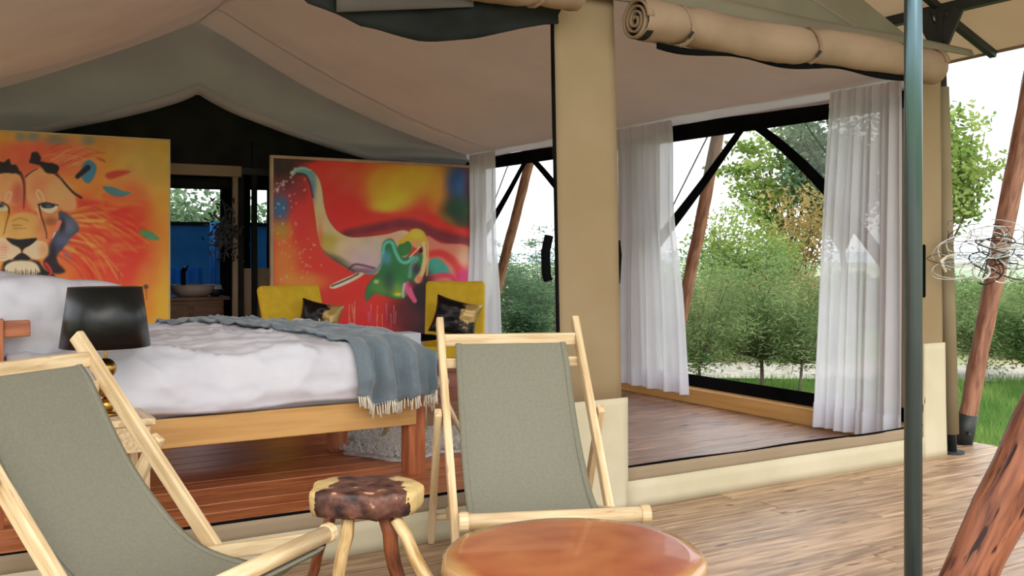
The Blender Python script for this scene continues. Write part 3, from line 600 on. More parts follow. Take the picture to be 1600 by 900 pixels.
    S([(58, 326), (62, 340)], 2.5, 1, (226, 190, 140), 1); Q([(-6, 318), (6, 318), (12, 323), (10, 330), (-2, 328)], (200, 186, 156), .9); B(0, 321, 6, 3, (24, 28, 34), 1); S([(2, 316), (10, 320), (14, 326), (14, 333)], 2, 2, (20, 16, 16), .8); S([(14, 334), (10, 348), (6, 366)], 2, 1.2, (120, 70, 40), 1)
    # muzzle
    Q([(-8, 374), (12, 374), (30, 388), (33, 396), (20, 404), (6, 408), (-8, 402)], (206, 184, 150), 1.6); Q([(36, 394), (42, 386), (56, 376), (72, 380), (75, 394), (70, 402), (56, 405), (44, 402)], (210, 188, 154), 1.6); B(68, 392, 8, 12, (206, 152, 104), .9); B(6, 386, 8, 8, (216, 140, 110), .6)
    Q([(10, 372), (30, 374), (56, 372), (55, 377), (46, 384), (38, 388), (34, 393), (30, 387), (18, 381)], (16, 14, 16), .9); S([(34, 388), (34, 400)], 1.8, 1.8, (16, 14, 16), .7); Q([(20, 405), (34, 395), (48, 404), (42, 406), (28, 406)], (18, 14, 16), .9)
    for k in range(5): S([(-4, 388+k*4), (10, 386+k*4)], 1, .8, (180, 90, 80), .7, .7)
    Q([(4, 412), (20, 406), (50, 406), (64, 412), (66, 432), (36, 446), (6, 436)], (24, 20, 22), 2, rag=1.2); Q([(8, 416), (22, 408), (48, 408), (60, 416), (62, 430), (46, 432), (24, 432), (10, 428)], (212, 198, 166), 1.6)
    Q([(2, 424), (14, 430), (34, 434), (56, 430), (70, 422), (84, 430), (90, 446), (60, 450), (0, 450), (-8, 440)], (14, 12, 14), 1.4, rag=1.6)
    for k in range(20): a0 = 6+k*3.1; S([(a0, 434), (a0+r.uniform(-1, 1), 425-r.uniform(0, 5))], 2, .6, (16, 14, 16), .7)
    Q([(68, 408), (84, 398), (92, 412), (102, 424), (88, 428), (74, 422)], (34, 22, 28), 2.2); S([(72, 412), (80, 424), (76, 432)], 5, 3, (196, 50, 44), 1.5); B(-2, 428, 4, 8, (190, 60, 60), .8); B(105, 398, 6, 8, (150, 100, 90), .7)
    B(228, 448, 3.6, 3.2, (52, 46, 50), 1); S([(228, 450), (229, 468)], 1.2, .8, (90, 50, 40), .7); S([(186, 424), (185, 448)], 1.6, .8, (130, 40, 60), .8, .7)
    for k in range(10): a0 = r.uniform(215, 262); b0 = r.uniform(300, 460); S([(a0, b0), (a0+r.uniform(6, 16), b0+r.uniform(-4, 2))], 2, 1, (206, 120, 44), 1.2, .5)
    p.C += (p.n2*4+p.n1*6)[..., None]; return p.C
M_frame = mat('beige_frame', (176, 146, 116), (196, 166, 134), .5, 6); M_cframe = mat('cream_frame', (196, 176, 120), (206, 186, 132), .5, 6)
e0 = onY(427, 245, 9.62); e1 = onY(733, 262, 9.62)
painting('elephant_painting', 'big red canvas painting of an elephant raising its trunk, behind the mustard chairs', e0.x, e1.x, .30, 2.185, 9.62, 330, 260, elephant, M_frame, .03)
l1 = onY(263, 221, 9.3)
painting('lion_painting', 'big orange and yellow canvas painting of a lion face, behind the pillows', -.50, l1.x, .30, 2.26, 9.3, 420, 300, lion, M_cframe, .016)

# ------------------------------------------------------------------ bed
bed = thing('bed', 'low bed with honey timber side rail and reddish square legs', 'bed', (1.35, 5.7, .06))
obj('side_rail', MB().box(.36, 2.30, 4.80, 4.84, .335, .475), M_bedrail, bed, bevel=.004)
obj('side_rail', MB().box(.36, 2.30, 6.50, 6.54, .335, .475), M_bedrail, bed, bevel=.004)
obj('end_rail', MB().box(2.34, 2.38, 4.93, 6.5, .34, .475), M_bedrail, bed, bevel=.004)
for (x, y) in ((2.27, 4.83), (2.27, 6.42), (.34, 4.83), (.34, 6.42)):
    if x > 1: obj('leg', MB().box(x, x+.10, y, y+.10, .06, .50), M_bedleg, bed, bevel=.004)
obj('leg', MB().box(2.14, 2.24, 5.62, 5.72, .06, .40), M_bedleg, bed, bevel=.004)
obj('slat_base', MB().box(.4, 2.34, 4.85, 6.5, .40, .46), M_bedleg, bed)
hb_ = thing('headboard', 'reddish wooden bed head post with stub rail at the left edge', 'headboard', (.31, 5.7, .06))
obj('post', MB().box(.275, .335, 4.78, 4.86, .06, .965), M_bedleg, hb_, bevel=.004); obj('post', MB().box(.275, .335, 6.44, 6.52, .06, .965), M_bedleg, hb_, bevel=.004)
obj('rail', MB().box(.27, .33, 4.86, 6.44, .60, .93), M_bedleg, hb_, bevel=.004)
obj('stub_rail', MB().box(.335, .44, 4.80, 4.85, .885, .955), M_bedleg, hb_, bevel=.004)
BX0, BX1, BY0, BY1 = .33, 2.33, 4.80, 6.56
def bed_pt(a, b, off=0):     # a along X (m), b along Y (m); beyond the edge the cloth falls
    def fold(s, lo, hi, r=.11):
        if s > hi-r:
            q = s-(hi-r)
            if q < r*PI/2: th = q/r; return hi-r+r*math.sin(th), r*(1-math.cos(th))
            return hi, r+(q-r*PI/2)
        if s < lo+r:
            q = (lo+r)-s
            if q < r*PI/2: th = q/r; return lo+r-r*math.sin(th), r*(1-math.cos(th))
            return lo, r+(q-r*PI/2)
        return s, 0
    x, dx = fold(a, BX0-1, BX1); y, dy = fold(b, BY0, BY1)
    top = .775+.035*math.sin(PI*max(0, min(1, (x-BX0)/2)))*math.sin(PI*max(0, min(1, (y-BY0)/1.76)))+.02*noise.noise(Vector((x*2.2, y*2.2, 0)))
    drop = max(dx, dy)+.3*min(dx, dy)
    wr_ = .014*noise.noise(Vector((x*4, (y-drop)*7, 3)))+.007*noise.noise(Vector((x*9, (y-drop)*13, 5)))
    cr = 1-abs(noise.noise(Vector((x*2.4+.6*y, (y-drop)*4.6, 9)))); c2 = 1-abs(noise.noise(Vector((x*5-1.1*y, (y-drop)*9+x, 4)))); wr_ = wr_*.7+.024*cr**9+.010*c2**9
    z = top-drop; nrm = Vector((1 if dx > .02 else 0, -1 if (dy > .02 and b < 5.6) else (1 if dy > .02 else 0), 1 if drop < .12 else .2)).normalized()
    p_ = Vector((x, y, z))+nrm*(wr_+off+(.03*math.sin(PI*min(1, drop/.3)) if drop > 0 else 0)); return p_
mt = thing('mattress', 'thick mattress under the white duvet', 'mattress', (1.35, 5.7, .47))
obj('core', MB().box(.38, 2.30, 4.86, 6.5, .465, .70), M_sheet, mt, bevel=.04)
dv = thing('duvet', 'rumpled white duvet spread over the bed', 'bedding', (1.35, 5.7, .47))
def duv(u, v):
    a = BX0+.02+(BX1-BX0-.02+.28)*u; lo = BY0-.235; b = lo+(BY1-lo+.22)*v
    p_ = bed_pt(a, b); p_.z = max(p_.z, .478+.012*math.sin(a*7+b*3)); return p_
obj('cover', MB().grid(duv, 150, 150), M_sheet, dv, True, solid=.01)
sh = MB().grid(lambda u, v: (.36+1.98*u, 4.845-.012*v+.008*math.sin(u*20), .475+.07*(v)), 60, 3); obj('sheet_edge', sh, M_sheet, dv, True, solid=.006)
th_ = thing('fringed_throw', 'blue grey wool throw with cream fringe across the foot of the bed', 'blanket', (2.0, 5.4, .8))
def thr(u, v):
    # v: 0 near hanging edge .. 1 far
    b = (BY0-.235-.05*math.sin(u*5.2)-.03*(u > .55))+(1.76+.35)*v
    xl = 1.93-.62*min(1, max(0, (b-4.85)/1.5))**1.0; xr = 2.44-.42*min(1, max(0, (b-5.0)/1.5))
    a = xl+(xr-xl)*u; p_ = bed_pt(a, b, .018)
    fall = max(0, (4.95-b)); k = .014+.085*min(1, fall/.3)
    p_ += Vector((0, -1 if b < 5 else 0, .4)).normalized()*k*(.55+.45*math.sin(u*23+v*3+1.8*noise.noise(Vector((u*3, v*4, 2)))))
    return p_
obj('cloth', MB().grid(thr, 70, 110), M_throw, th_, True, solid=.008)
fr = MB()
for k in range(58):
    u = (k+.5)/58; p_ = Vector(thr(u, 0)); q = p_+Vector((random.uniform(-.012, .012), -.006, 0)); fr.tube([p_+Vector((0, 0, .012)), (p_+q)/2-Vector((0, 0, .025)), q-Vector((0, 0, random.uniform(.045, .062)))], [.0042, .0045, .006], 5)
obj('fringe', fr, M_fringe, th_, True, kind='stuff', label='cream twisted fringe')
def pillow(name, label, c, yaw, w_, h, th, mtl, tilt=0, group=None, cat='pillow', n=22, rough=.02, corner=.12, roll_=0):
    t = thing(name, label, cat, c, 0, group)
    R = Matrix.Rotation(yaw, 3, 'Z') @ Matrix.Rotation(tilt, 3, 'X') @ Matrix.Rotation(roll_, 3, 'Y')
    for sgn in (1,):
        mb = MB(); vs = []
    def f(sg):
        def g(u, v):
            a, b = 2*u-1, 2*v-1; pin = 1-corner*(a*a*b*b)*0; ex = (1-.08*(1-a*a*1)*abs(b)**6)*1; ey = 1-.08*(1-b*b)*abs(a)**6
            cn = 1-(.10 if cat == 'pillow' else 0)*a*a*b*b; pl = cat == 'pillow'; x = cn*a*w_/2*(1+(.04 if pl else -.11)*(1-b*b)*abs(a)**3); z = cn*b*h/2*(1+(.10 if pl else -.11)*(1-a*a)*abs(b)**3)
            t_ = (max(0, (1-a**4))*max(0, (1-b**4)))**.55*th/2
            t_ *= 1+.22*noise.noise(Vector((a*2+c[0], b*2, sg)))
            t_ += rough*noise.noise(Vector((a*5, b*5, sg+c[1])))*(1-a**4)*(1-b**4)
            return R @ Vector((x, sg*t_, z)) + Vector(c)
        return g
    mb = MB().grid(f(-1), n, n).grid(f(1), n, n)
    obj('cushion_body' if cat == 'cushion' else 'pillow_body', mb, mtl, t, True, solid=.004)
    return t
pillow('pillow', 'big white pillow standing upright nearest the wooden bed post', (.47, 5.16, .905), .45, .58, .44, .32, M_sheet, -.12)
pillow('pillow', 'white pillow showing behind the black lamp shade', (.74, 5.52, .895), .25, .52, .40, .28, M_sheet, -.2)
pillow('pillow', 'white pillow at the left picture edge, just below the lion chin', (.36, 5.80, .93), .9, .6, .42, .22, M_sheet, -.15)
M_pil = M_sheet
t = pillow('pillow', 'white pillow wedged behind the other three, only its top corner peeping out', (.60, 5.98, .92), .6, .5, .36, .16, M_sheet, -.1)

# nightstand with lamp
ns = thing('nightstand', 'pale wooden nightstand under the black lamp, behind the left sling chair', 'nightstand', (.74, 4.6, .06))
obj('top', MB().box(.56, .89, 4.42, 4.76, .515, .545), M_pine, ns, bevel=.006); dr = obj('drawer', MB().box(.58, .87, 4.435, 4.75, .40, .515), M_pine, ns, bevel=.004); obj('knob', MB().tube([(.725, 4.435, .46), (.725, 4.415, .46)], .011, 10), M_brass, dr)
for x in (.58, .835):
    for y in (4.44, 4.71): obj('leg', MB().box(x, x+.035, y, y+.035, .06, .40), M_pine, ns, bevel=.003)
LX, LY = .715, 4.60
lp = thing('table_lamp', 'table lamp with black tapered shade and stacked brass ball base', 'lamp', (LX, LY, .545))
obj('lamp_shade', MB().lathe([(.184, .30), (.150, .555)], 48, (LX, LY, .545)), M_shade, lp, True, solid=.004); lp.children[-1] if lp.children else None
obj('lining_ring', MB().lathe([(.180, .305), (.146, .552)], 48, (LX, LY, .545)), M_fringe, lp, True)
base = MB().lathe([(.055, 0), (.06, .01), (.02, .02), (.012, .03)], 28, (LX, LY, .545)); obj('base', base, M_brass, lp, True)
def ball(c, r): return MB().lathe([(max(.0005, r*math.sin(PI*i/14)), -r*math.cos(PI*i/14)) for i in range(15)], 28, c)
for z, r in ((.042, .036), (.118, .041), (.203, .046)): obj('ball', ball((LX, LY, .545+z), r), M_brass, lp, True)
obj('stem', MB().tube([(LX, LY, .545), (LX, LY, 1.05)], .007, 10), M_brass, lp, True)

# sheepskin and splayed stool behind the bed
rg = P(650, 690, 6.2); rg.z = .06
def rug():
    mb = MB(); n = 40; rings = 10; vs = [(rg.x, rg.y, .10)]; fs = []
    for i in range(1, rings+1):
        for k in range(n):
            a = 2*PI*k/n; R = (i/rings)*(.46+.08*math.sin(a*3+1)+.05*math.sin(a*7)); z = .062+.035*(1-(i/rings)**6)+.006*noise.noise(Vector((i, k, 1)))
            q = W(R*math.cos(a)*1.05, R*math.sin(a)*1.0); vs.append((rg.x+q.x, rg.y+q.y, z))
    for k in range(n): fs.append((0, 1+k, 1+(k+1) % n))
    for i in range(rings-1):
        for k in range(n): fs.append((1+i*n+k, 1+i*n+(k+1) % n, 1+(i+1)*n+(k+1) % n, 1+(i+1)*n+k))
    return mb.add(vs, fs)
t = thing('sheepskin_rug', 'fluffy white sheepskin on the floor past the foot of the bed', 'rug', rg)
obj('hide', rug(), M_rug, t, True)
tuft = []
for k in range(9000):
    a = random.uniform(0, 2*PI); R = (.46+.08*math.sin(a*3+1)+.05*math.sin(a*7))*math.sqrt(random.random()); q = W(R*math.cos(a)*1.05, R*math.sin(a)); b0 = Vector((rg.x+q.x, rg.y+q.y, .085)); d = Vector((random.gauss(0, .02), random.gauss(0, .02), random.uniform(.006, .03))); s_ = Vector((random.uniform(-1, 1), random.uniform(-1, 1), 0)).normalized()*.006
    tuft += [b0-s_, b0+s_, b0+d]
npmesh('fleece', np.array([tuple(v) for v in tuft])-np.array(tuple(rg)), 3, M_rug, t)
s0 = W(-.56, 6.25)
t = thing('splayed_stool', 'low stool on splayed pale wooden legs standing on the sheepskin', 'stool', (s0.x, s0.y, .06))
obj('seat', MB().lathe([(.14, -.03), (.165, -.015), (.165, .01), (.15, .02), (.001, .02)], 28, (s0.x, s0.y, .44)), M_pine, t, True)
for a in (.0, PI/2, PI, 3*PI/2):
    q = W(math.cos(a+.05), math.sin(a+.05)); obj('leg', MB().tube([(s0.x+q.x*.09, s0.y+q.y*.09, .42), (s0.x+q.x*.25, s0.y+q.y*.25, .10 if abs(math.cos(a)) > -1 else .06)], [.022, .014], 10), M_pine, t, True)

# mustard chairs, cushions, black table
def ychair(label, c, yaw, wd, wing):
    t = thing('mustard_chair', label, 'chair', (c[0], c[1], .06), yaw, 'mustard lounge chairs')
    o = lambda n, mb, m, **k: obj(n, mb, m, t, local=True, **k)
    o('seat', MB().box(-wd/2, wd/2, -.55, .02, .26, .38), M_yel, bevel=.03)
    R = Matrix.Rotation(-wing, 4, 'X'); R.translation = (0, 0, .36)
    o('backrest', MB().box(-wd/2, wd/2, -.05, .05, 0, .57, R), M_yel, bevel=.03)
    for sx in (-1, 1):
        o('leg', MB().tube([(sx*(wd/2-.06), -.48, .27), (sx*(wd/2-.03), -.53, 0)], [.02, .013], 8), M_pine, smooth=True); o('leg', MB().tube([(sx*(wd/2-.06), -.02, .27), (sx*(wd/2-.03), .06, 0)], [.02, .013], 8), M_pine, smooth=True)
    return t
yl = W(-1.93, 9.0); yr = W(-.53, 9.15)
ychair('left mustard chair turned sideways, in front of the elephant painting edge', yl, .12, .60, .42)
ychair('right mustard chair facing the camera, beside the white curtain', yr, -.60, .55, .15)
M_gold = None
def goldmat():
    m, t, N, L, b = nt('black_gold_fabric'); tc = N.new('ShaderNodeTexCoord'); nz = N.new('ShaderNodeTexNoise'); nz.inputs['Scale'].default_value = 5; nz.inputs['Detail'].default_value = 8; nz.inputs['Roughness'].default_value = .7
    sp = N.new('ShaderNodeSeparateXYZ'); L.new(tc.outputs['Object'], sp.inputs[0]); ad = N.new('ShaderNodeMath'); ad.operation = 'MULTIPLY_ADD'; ad.inputs[1].default_value = 1.1; L.new(sp.outputs[0], ad.inputs[0]); L.new(nz.outputs['Fac'], ad.inputs[2])
    L.new(tc.outputs['Object'], nz.inputs['Vector']); rp = N.new('ShaderNodeValToRGB'); rp.color_ramp.elements[0].position = .55; rp.color_ramp.elements[1].position = .62; rp.color_ramp.elements[0].color = lin((18, 14, 14)); rp.color_ramp.elements[1].color = lin((190, 160, 96))
    L.new(ad.outputs[0], rp.inputs[0]); L.new(rp.outputs[0], b.inputs['Base Color']); b.inputs['Roughness'].default_value = .35; b.inputs['Metallic'].default_value = .4; return m
M_gold = goldmat()
c = P(500, 497, 8.95); pillow('foil_cushion', 'black cushion with gold foil patch on the left mustard chair', c, -.45, .38, .30, .13, M_gold, -.2, None, 'cushion', 16, roll_=.2)
c = P(712, 497, 8.85); pillow('foil_cushion', 'black cushion with gold foil sheen on the right mustard chair', c, -.5, .42, .34, .14, M_gold, -.2, None, 'cushion', 16, roll_=.25)
tc_ = W(-.86, 8.2)
t = thing('coffee_table', 'low black table between the mustard chairs', 'table', (tc_.x, tc_.y, .06))
obj('top', MB().lathe([(.001, -.012), (.25, -.012), (.25, .012), (.001, .012)], 32, (tc_.x, tc_.y, .55)), M_black, t)
for a in (.5, 2.6, 4.7): obj('leg', MB().tube([(tc_.x+.1*math.cos(a), tc_.y+.1*math.sin(a), .54), (tc_.x+.2*math.cos(a), tc_.y+.2*math.sin(a), .06)], .012, 8), M_black, t)
bx = P(632, 526, 7.2); t = tag(obj('grey_box', MB().box(bx.x-.09, bx.x+.09, bx.y-.09, bx.y+.09, .06, bx.z+.03), M_gable, None, bevel=.006), 'pale grey box standing just beyond the foot of the bed', 'box')

# ------------------------------------------------------------------ sling chairs
ZT, XA, WA, XF, ZF, WFR, XCc, ZCc, XB = .941, .823, .588, .996, .377, .60, .30, .607, -.046
def sling_chair(label, lat, D, yaw, ext=0):
    p = W(lat, D); f2 = (math.sin(yaw), -math.cos(yaw)); fw = Vector((f2[1]*FW[0]+f2[0]*FW[1], f2[1]*FW[1]-f2[0]*FW[0]))
    t = thing('sling_chair', label, 'chair', (p.x, p.y, 0), math.atan2(fw.y, fw.x), 'pine sling chairs on the deck')
    o = lambda n, mb, m, **k: obj(n, mb, m, t, local=True, **k)
    ax = Vector((XA, 0, -ZT)).normalized(); up = ax.cross(Vector((0, 1, 0)))
    for s in (-1, 1):
        y = s*(WA/2)
        o('long_rail', MB().bar((-ax.x*.03, y, ZT-ax.z*.03-.0), (XA-.012, y, .016), .030, .052, up), M_pine, bevel=.006)
        for h in (.09, .18): o('peg', MB().tube([(ax.x*h, y-s*.0, ZT+ax.z*h), (ax.x*h, y+s*.0155, ZT+ax.z*h)], .007, 8), M_bedleg)
        y2 = s*(WA/2-.036)
        o('seat_rail', MB().bar((XF-.02, y2, ZF-.01), (.035, y2, .16), .028, .046), M_pine, bevel=.005)
        y3 = s*(WA/2+.034)
        o('prop_leg', MB().bar((XCc+.012, y3, ZCc+.02), (XB, y3, .02), .028, .046, (1, 0, .5)), M_pine, bevel=.006)
    e = (XF, ZF)
    o('top_bar', MB().bar((.045, -WA/2+.012, ZT-.058), (.045, WA/2-.012, ZT-.058), .034, .052), M_pine, bevel=.006)
    o('second_bar', MB().bar((.085, -WA/2+.012, ZT-.15), (.085, WA/2-.012, ZT-.15), .03, .042), M_pine, bevel=.006)
    o('front_bar', MB().tube([(XF, -WFR/2, ZF), (XF, WFR/2, ZF)], .026, 14), M_pine, smooth=True)
    for s in (-1, 1): o('bar_cap', MB().tube([(XF, s*(WFR/2-.012), ZF), (XF, s*(WFR/2+.022), ZF)], .031, 14), M_pine, smooth=False, bevel=.006)
    o('low_bar', MB().tube([(.03, -WA/2-.05, .14), (.03, WA/2+.05, .14)], .015, 10), M_pine, smooth=True)
    o('foot_bar', MB().tube([(XA-.07, -WA/2, .085), (XA-.07, WA/2, .085)], .015, 10), M_pine, smooth=True)
    # sling: wraps the top bar, hangs, wraps the front bar
    ctrl = [(.095, .81), (.075, .875), (.075, .865), (.11, .80), (.22, .62), (.36, .44), (.50, .325), (.64, .275), (.78, .275), (.90, .315), (.975, .372), (1.0, .406), (1.027, .378), (1.0, .348), (.96, .33), (.86, .268), (.76, .235)]
    ctrl = [(.078, .832), (.066, .866), (.085, .85), (.13, .78), (.23, .62), (.35, .465), (.47, .36), (.60, .295), (.73, .272), (.85, .284), (.93, .315), (.985, .343), (1.018, .347), (1.0, .332), (.95, .305), (.88, .255)]
    sp = smoothpts(ctrl, False, 4); n = len(sp)
    def fn(u, v):
        i = min(n-2, int(v*(n-1))); q = v*(n-1)-i; x = sp[i][0]*(1-q)+sp[i+1][0]*q; z = sp[i][1]*(1-q)+sp[i+1][1]*q
        mid = math.sin(PI*max(0, min(1, (v-.08)/.66))); wd = (.232+.02*min(1, v*1.4))
        a = 2*u-1; return (x+.006*mid*(1-a*a), a*wd, z-.022*mid*(1-a*a)+.004*math.sin(v*40)*abs(a)**8)
    o('sling', MB().grid(fn, 24, 80), M_sling, smooth=True, solid=.004)
    for s in (0, 1):
        o('sling_hem', MB().grid(lambda u, v: tuple(Vector(fn(s*(1-.05)+.05*u, v))+Vector((.0, 0, .0035))), 2, 80), M_sling, smooth=True, solid=.003)
    return t
sling_chair('pine sling chair with olive grey sling at the lower left, seen from its side', -1.612, 3.184, 1.188)
sling_chair('pine sling chair with olive grey sling facing the camera behind the round table', -.015, 4.253, .160)

# ------------------------------------------------------------------ log stool
M_burl = None
def burl():
    m, t, N, L, b = nt('burl_slab'); tc = N.new('ShaderNodeAttribute'); tc.attribute_name = 'gr'; n = N.new('ShaderNodeTexNoise'); n.inputs['Scale'].default_value = 16; n.inputs['Detail'].default_value = 6
    L.new(tc.outputs['Vector'], n.inputs['Vector']); rp = N.new('ShaderNodeValToRGB'); e = rp.color_ramp.elements; e[0].position = .36; e[0].color = lin((46, 28, 26)); e[1].position = .60; e[1].color = lin((118, 76, 60)); k = e.new(.66); k.color = lin((206, 158, 130))
    L.new(n.outputs['Fac'], rp.inputs[0]); sp = N.new('ShaderNodeSeparateXYZ'); L.new(tc.outputs['Vector'], sp.inputs[0]); ab = N.new('ShaderNodeMath'); ab.operation = 'ABSOLUTE'; L.new(sp.outputs[0], ab.inputs[0])
    ad = N.new('ShaderNodeMath'); ad.operation = 'MULTIPLY_ADD'; ad.inputs[1].default_value = .10; L.new(n.outputs['Fac'], ad.inputs[0]); sm = N.new('ShaderNodeMath'); sm.operation = 'MULTIPLY_ADD'; sm.inputs[1].default_value = .22; L.new(sp.outputs[1], sm.inputs[0]); L.new(ab.outputs[0], sm.inputs[2]); L.new(sm.outputs[0], ad.inputs[2])
    cm = N.new('ShaderNodeMath'); cm.operation = 'GREATER_THAN'; cm.inputs[1].default_value = .178; L.new(ad.outputs[0], cm.inputs[0])
    p2 = N.new('ShaderNodeValToRGB'); p2.color_ramp.elements[0].color = lin((190, 156, 92)); p2.color_ramp.elements[1].color = lin((226, 200, 140)); L.new(n.outputs['Fac'], p2.inputs[0])
    mx = N.new('ShaderNodeMixRGB'); L.new(cm.outputs[0], mx.inputs[0]); L.new(rp.outputs[0], mx.inputs[1]); L.new(p2.outputs[0], mx.inputs[2]); L.new(mx.outputs[0], b.inputs['Base Color']); b.inputs['Roughness'].default_value = .5; bump(t, n.outputs['Fac'], b, .7, .02); return m
M_burl = burl()
M_legp = mat('peeled_branch', (176, 134, 72), (226, 200, 148), .5, 5, (1.5, 9, 9), attr='gr', knots=((100, 60, 30), 6, (1.5, 8, 8), .64), bmp=.3)
M_legd = mat('dark_branch', (84, 38, 20), (150, 84, 44), .5, 5, (1.5, 9, 9), attr='gr', bmp=.3)
sc = W(-.505, 3.45)
st = thing('slab_stool', 'rustic stool with dark burl slab seat and pale ends, beside the middle chair', 'stool', (sc.x, sc.y, 0))
def slab():
    n = 44; prof = [(.0, .43), (.5, .432), (.93, .43), (.985, .424), (1.0, .41), (.985, .368), (.93, .345), (.5, .33), (0, .33)]; vs = []; gs = []; fs = []
    for (r, z) in prof:
        for k in range(n):
            a = 2*PI*k/n; ca, sa = math.cos(a), math.sin(a); q = (abs(ca)**3.0+abs(sa)**3.0)**(-1/3.0); w_ = 1+.03*math.sin(a*5+1)+.02*math.sin(a*9)
            x = .190*q*ca*max(r, .001)*w_; y = .145*q*sa*max(r, .001)*w_; zz = z+.015+(.010*noise.noise(Vector((x*18, y*18, z*9))))
            p_ = W(x, y); vs.append((sc.x+p_.x, sc.y+p_.y, zz)); gs.append((x, y, z))
    for i in range(len(prof)-1):
        for k in range(n): fs.append((i*n+k, i*n+(k+1) % n, (i+1)*n+(k+1) % n, (i+1)*n+k))
    return MB().add(vs, fs, gs)
obj('slab_seat', slab(), M_burl, st, True)
def leg(a, b, m, r0, r1):
    pa = W(-.505+a[0], 3.45+a[1]); pb = W(-.505+b[0], 3.45+b[1]); q0 = Vector((pa.x, pa.y, .35)); q1 = Vector((pb.x, pb.y, 0.0))
    pts = [q0.lerp(q1, k/6)+Vector((.006*math.sin(k*2), .004*math.cos(k*1.7), 0))*(0 < k < 6) for k in range(7)]
    obj('leg', MB().tube(pts, [r0+(r1-r0)*k/6 for k in range(7)], 12, wob=.25), m, st, True)
leg((-.05, -.09), (-.10, -.13), M_legp, .022, .020); leg((.07, -.05), (.14, -.03), M_legd, .026, .022)
leg((.11, -.09), (.31, -.14), M_legp, .020, .026); leg((-.13, .05), (-.24, .12), M_legd, .020, .018); leg((.06, .09), (.10, .16), M_legp, .016, .016)

# ------------------------------------------------------------------ round slab table
def ringmat():
    m, t, N, L, b = nt('ringed_slab'); tc = N.new('ShaderNodeTexCoord'); mp = N.new('ShaderNodeMapping'); mp.inputs['Location'].default_value = (.05, -.04, 0); mp.inputs['Scale'].default_value = (1, 1.25, .2); L.new(tc.outputs['Object'], mp.inputs[0])
    wv = N.new('ShaderNodeTexWave'); wv.wave_type = 'RINGS'; wv.rings_direction = 'Z'; wv.inputs['Scale'].default_value = 2.4; wv.inputs['Distortion'].default_value = 7; wv.inputs['Detail'].default_value = 4; wv.inputs['Detail Scale'].default_value = 1.2; L.new(mp.outputs[0], wv.inputs['Vector'])
    nz = N.new('ShaderNodeTexNoise'); nz.inputs['Scale'].default_value = 4; nz.inputs['Detail'].default_value = 6; L.new(tc.outputs['Object'], nz.inputs['Vector'])
    r1 = N.new('ShaderNodeValToRGB'); r1.color_ramp.elements[0].color = lin((160, 82, 42)); r1.color_ramp.elements[1].color = lin((176, 98, 56)); L.new(wv.outputs['Fac'], r1.inputs[0])
    r2 = N.new('ShaderNodeValToRGB'); r2.color_ramp.elements[0].position = .38; r2.color_ramp.elements[1].position = .68; r2.color_ramp.elements[0].color = lin((140, 58, 32)); r2.color_ramp.elements[1].color = lin((190, 122, 72)); L.new(nz.outputs['Fac'], r2.inputs[0])
    mx = N.new('ShaderNodeMixRGB'); mx.inputs[0].default_value = .5; L.new(r1.outputs[0], mx.inputs[1]); L.new(r2.outputs[0], mx.inputs[2])
    ln = N.new('ShaderNodeVectorMath'); ln.operation = 'LENGTH'; mp2 = N.new('ShaderNodeMapping'); mp2.inputs['Scale'].default_value = (1, 1, 0); L.new(tc.outputs['Object'], mp2.inputs[0]); L.new(mp2.outputs[0], ln.inputs[0])
    ad = N.new('ShaderNodeMath'); ad.operation = 'MULTIPLY_ADD'; ad.inputs[1].default_value = .12; L.new(nz.outputs['Fac'], ad.inputs[0]); L.new(ln.outputs['Value'], ad.inputs[2])
    r3 = N.new('ShaderNodeValToRGB'); r3.color_ramp.elements[0].position = .36; r3.color_ramp.elements[1].position = .40; L.new(ad.outputs[0], r3.inputs[0])
    m2 = N.new('ShaderNodeMixRGB'); m2.inputs[2].default_value = lin((178, 136, 84)); L.new(r3.outputs[0], m2.inputs[0]); L.new(mx.outputs[0], m2.inputs[1]); L.new(m2.outputs[0], b.inputs['Base Color']); b.inputs['Roughness'].default_value = .25; b.inputs['Coat Weight'].default_value = .3; return m
tb = W(.168, 2.67)
rt_ = thing('round_slab_table', 'round red brown wooden slab table in the foreground centre', 'table', (tb.x, tb.y, 0))
n = 72; pr = [(0.001, .45), (.3, .45), (.338, .448), (.352, .436), (.354, .405), (.338, .392), (.001, .39)]; vs_ = []; fs_ = []
for r_, z_ in pr:
    for k in range(n): a = 2*PI*k/n; q = r_*(1+.012*math.sin(3*a+.5)+.008*math.sin(7*a)); vs_.append((tb.x+q*math.cos(a), tb.y+q*math.sin(a), z_))
for i in range(len(pr)-1):
    for k in range(n): fs_.append((i*n+k, i*n+(k+1) % n, (i+1)*n+(k+1) % n, (i+1)*n+k))
obj('slab_top', MB().add(vs_, fs_), ringmat(), rt_, True)
for a in (.3, 1.87, 3.44, 5.0):
    c_, s_ = math.cos(a), math.sin(a); obj('leg', MB().tube([(tb.x+.2*c_, tb.y+.2*s_, .395), (tb.x+.25*c_, tb.y+.25*s_, .2), (tb.x+.29*c_, tb.y+.29*s_, 0)], [.036, .03, .026], 12, wob=.15), M_legp, rt_, True)

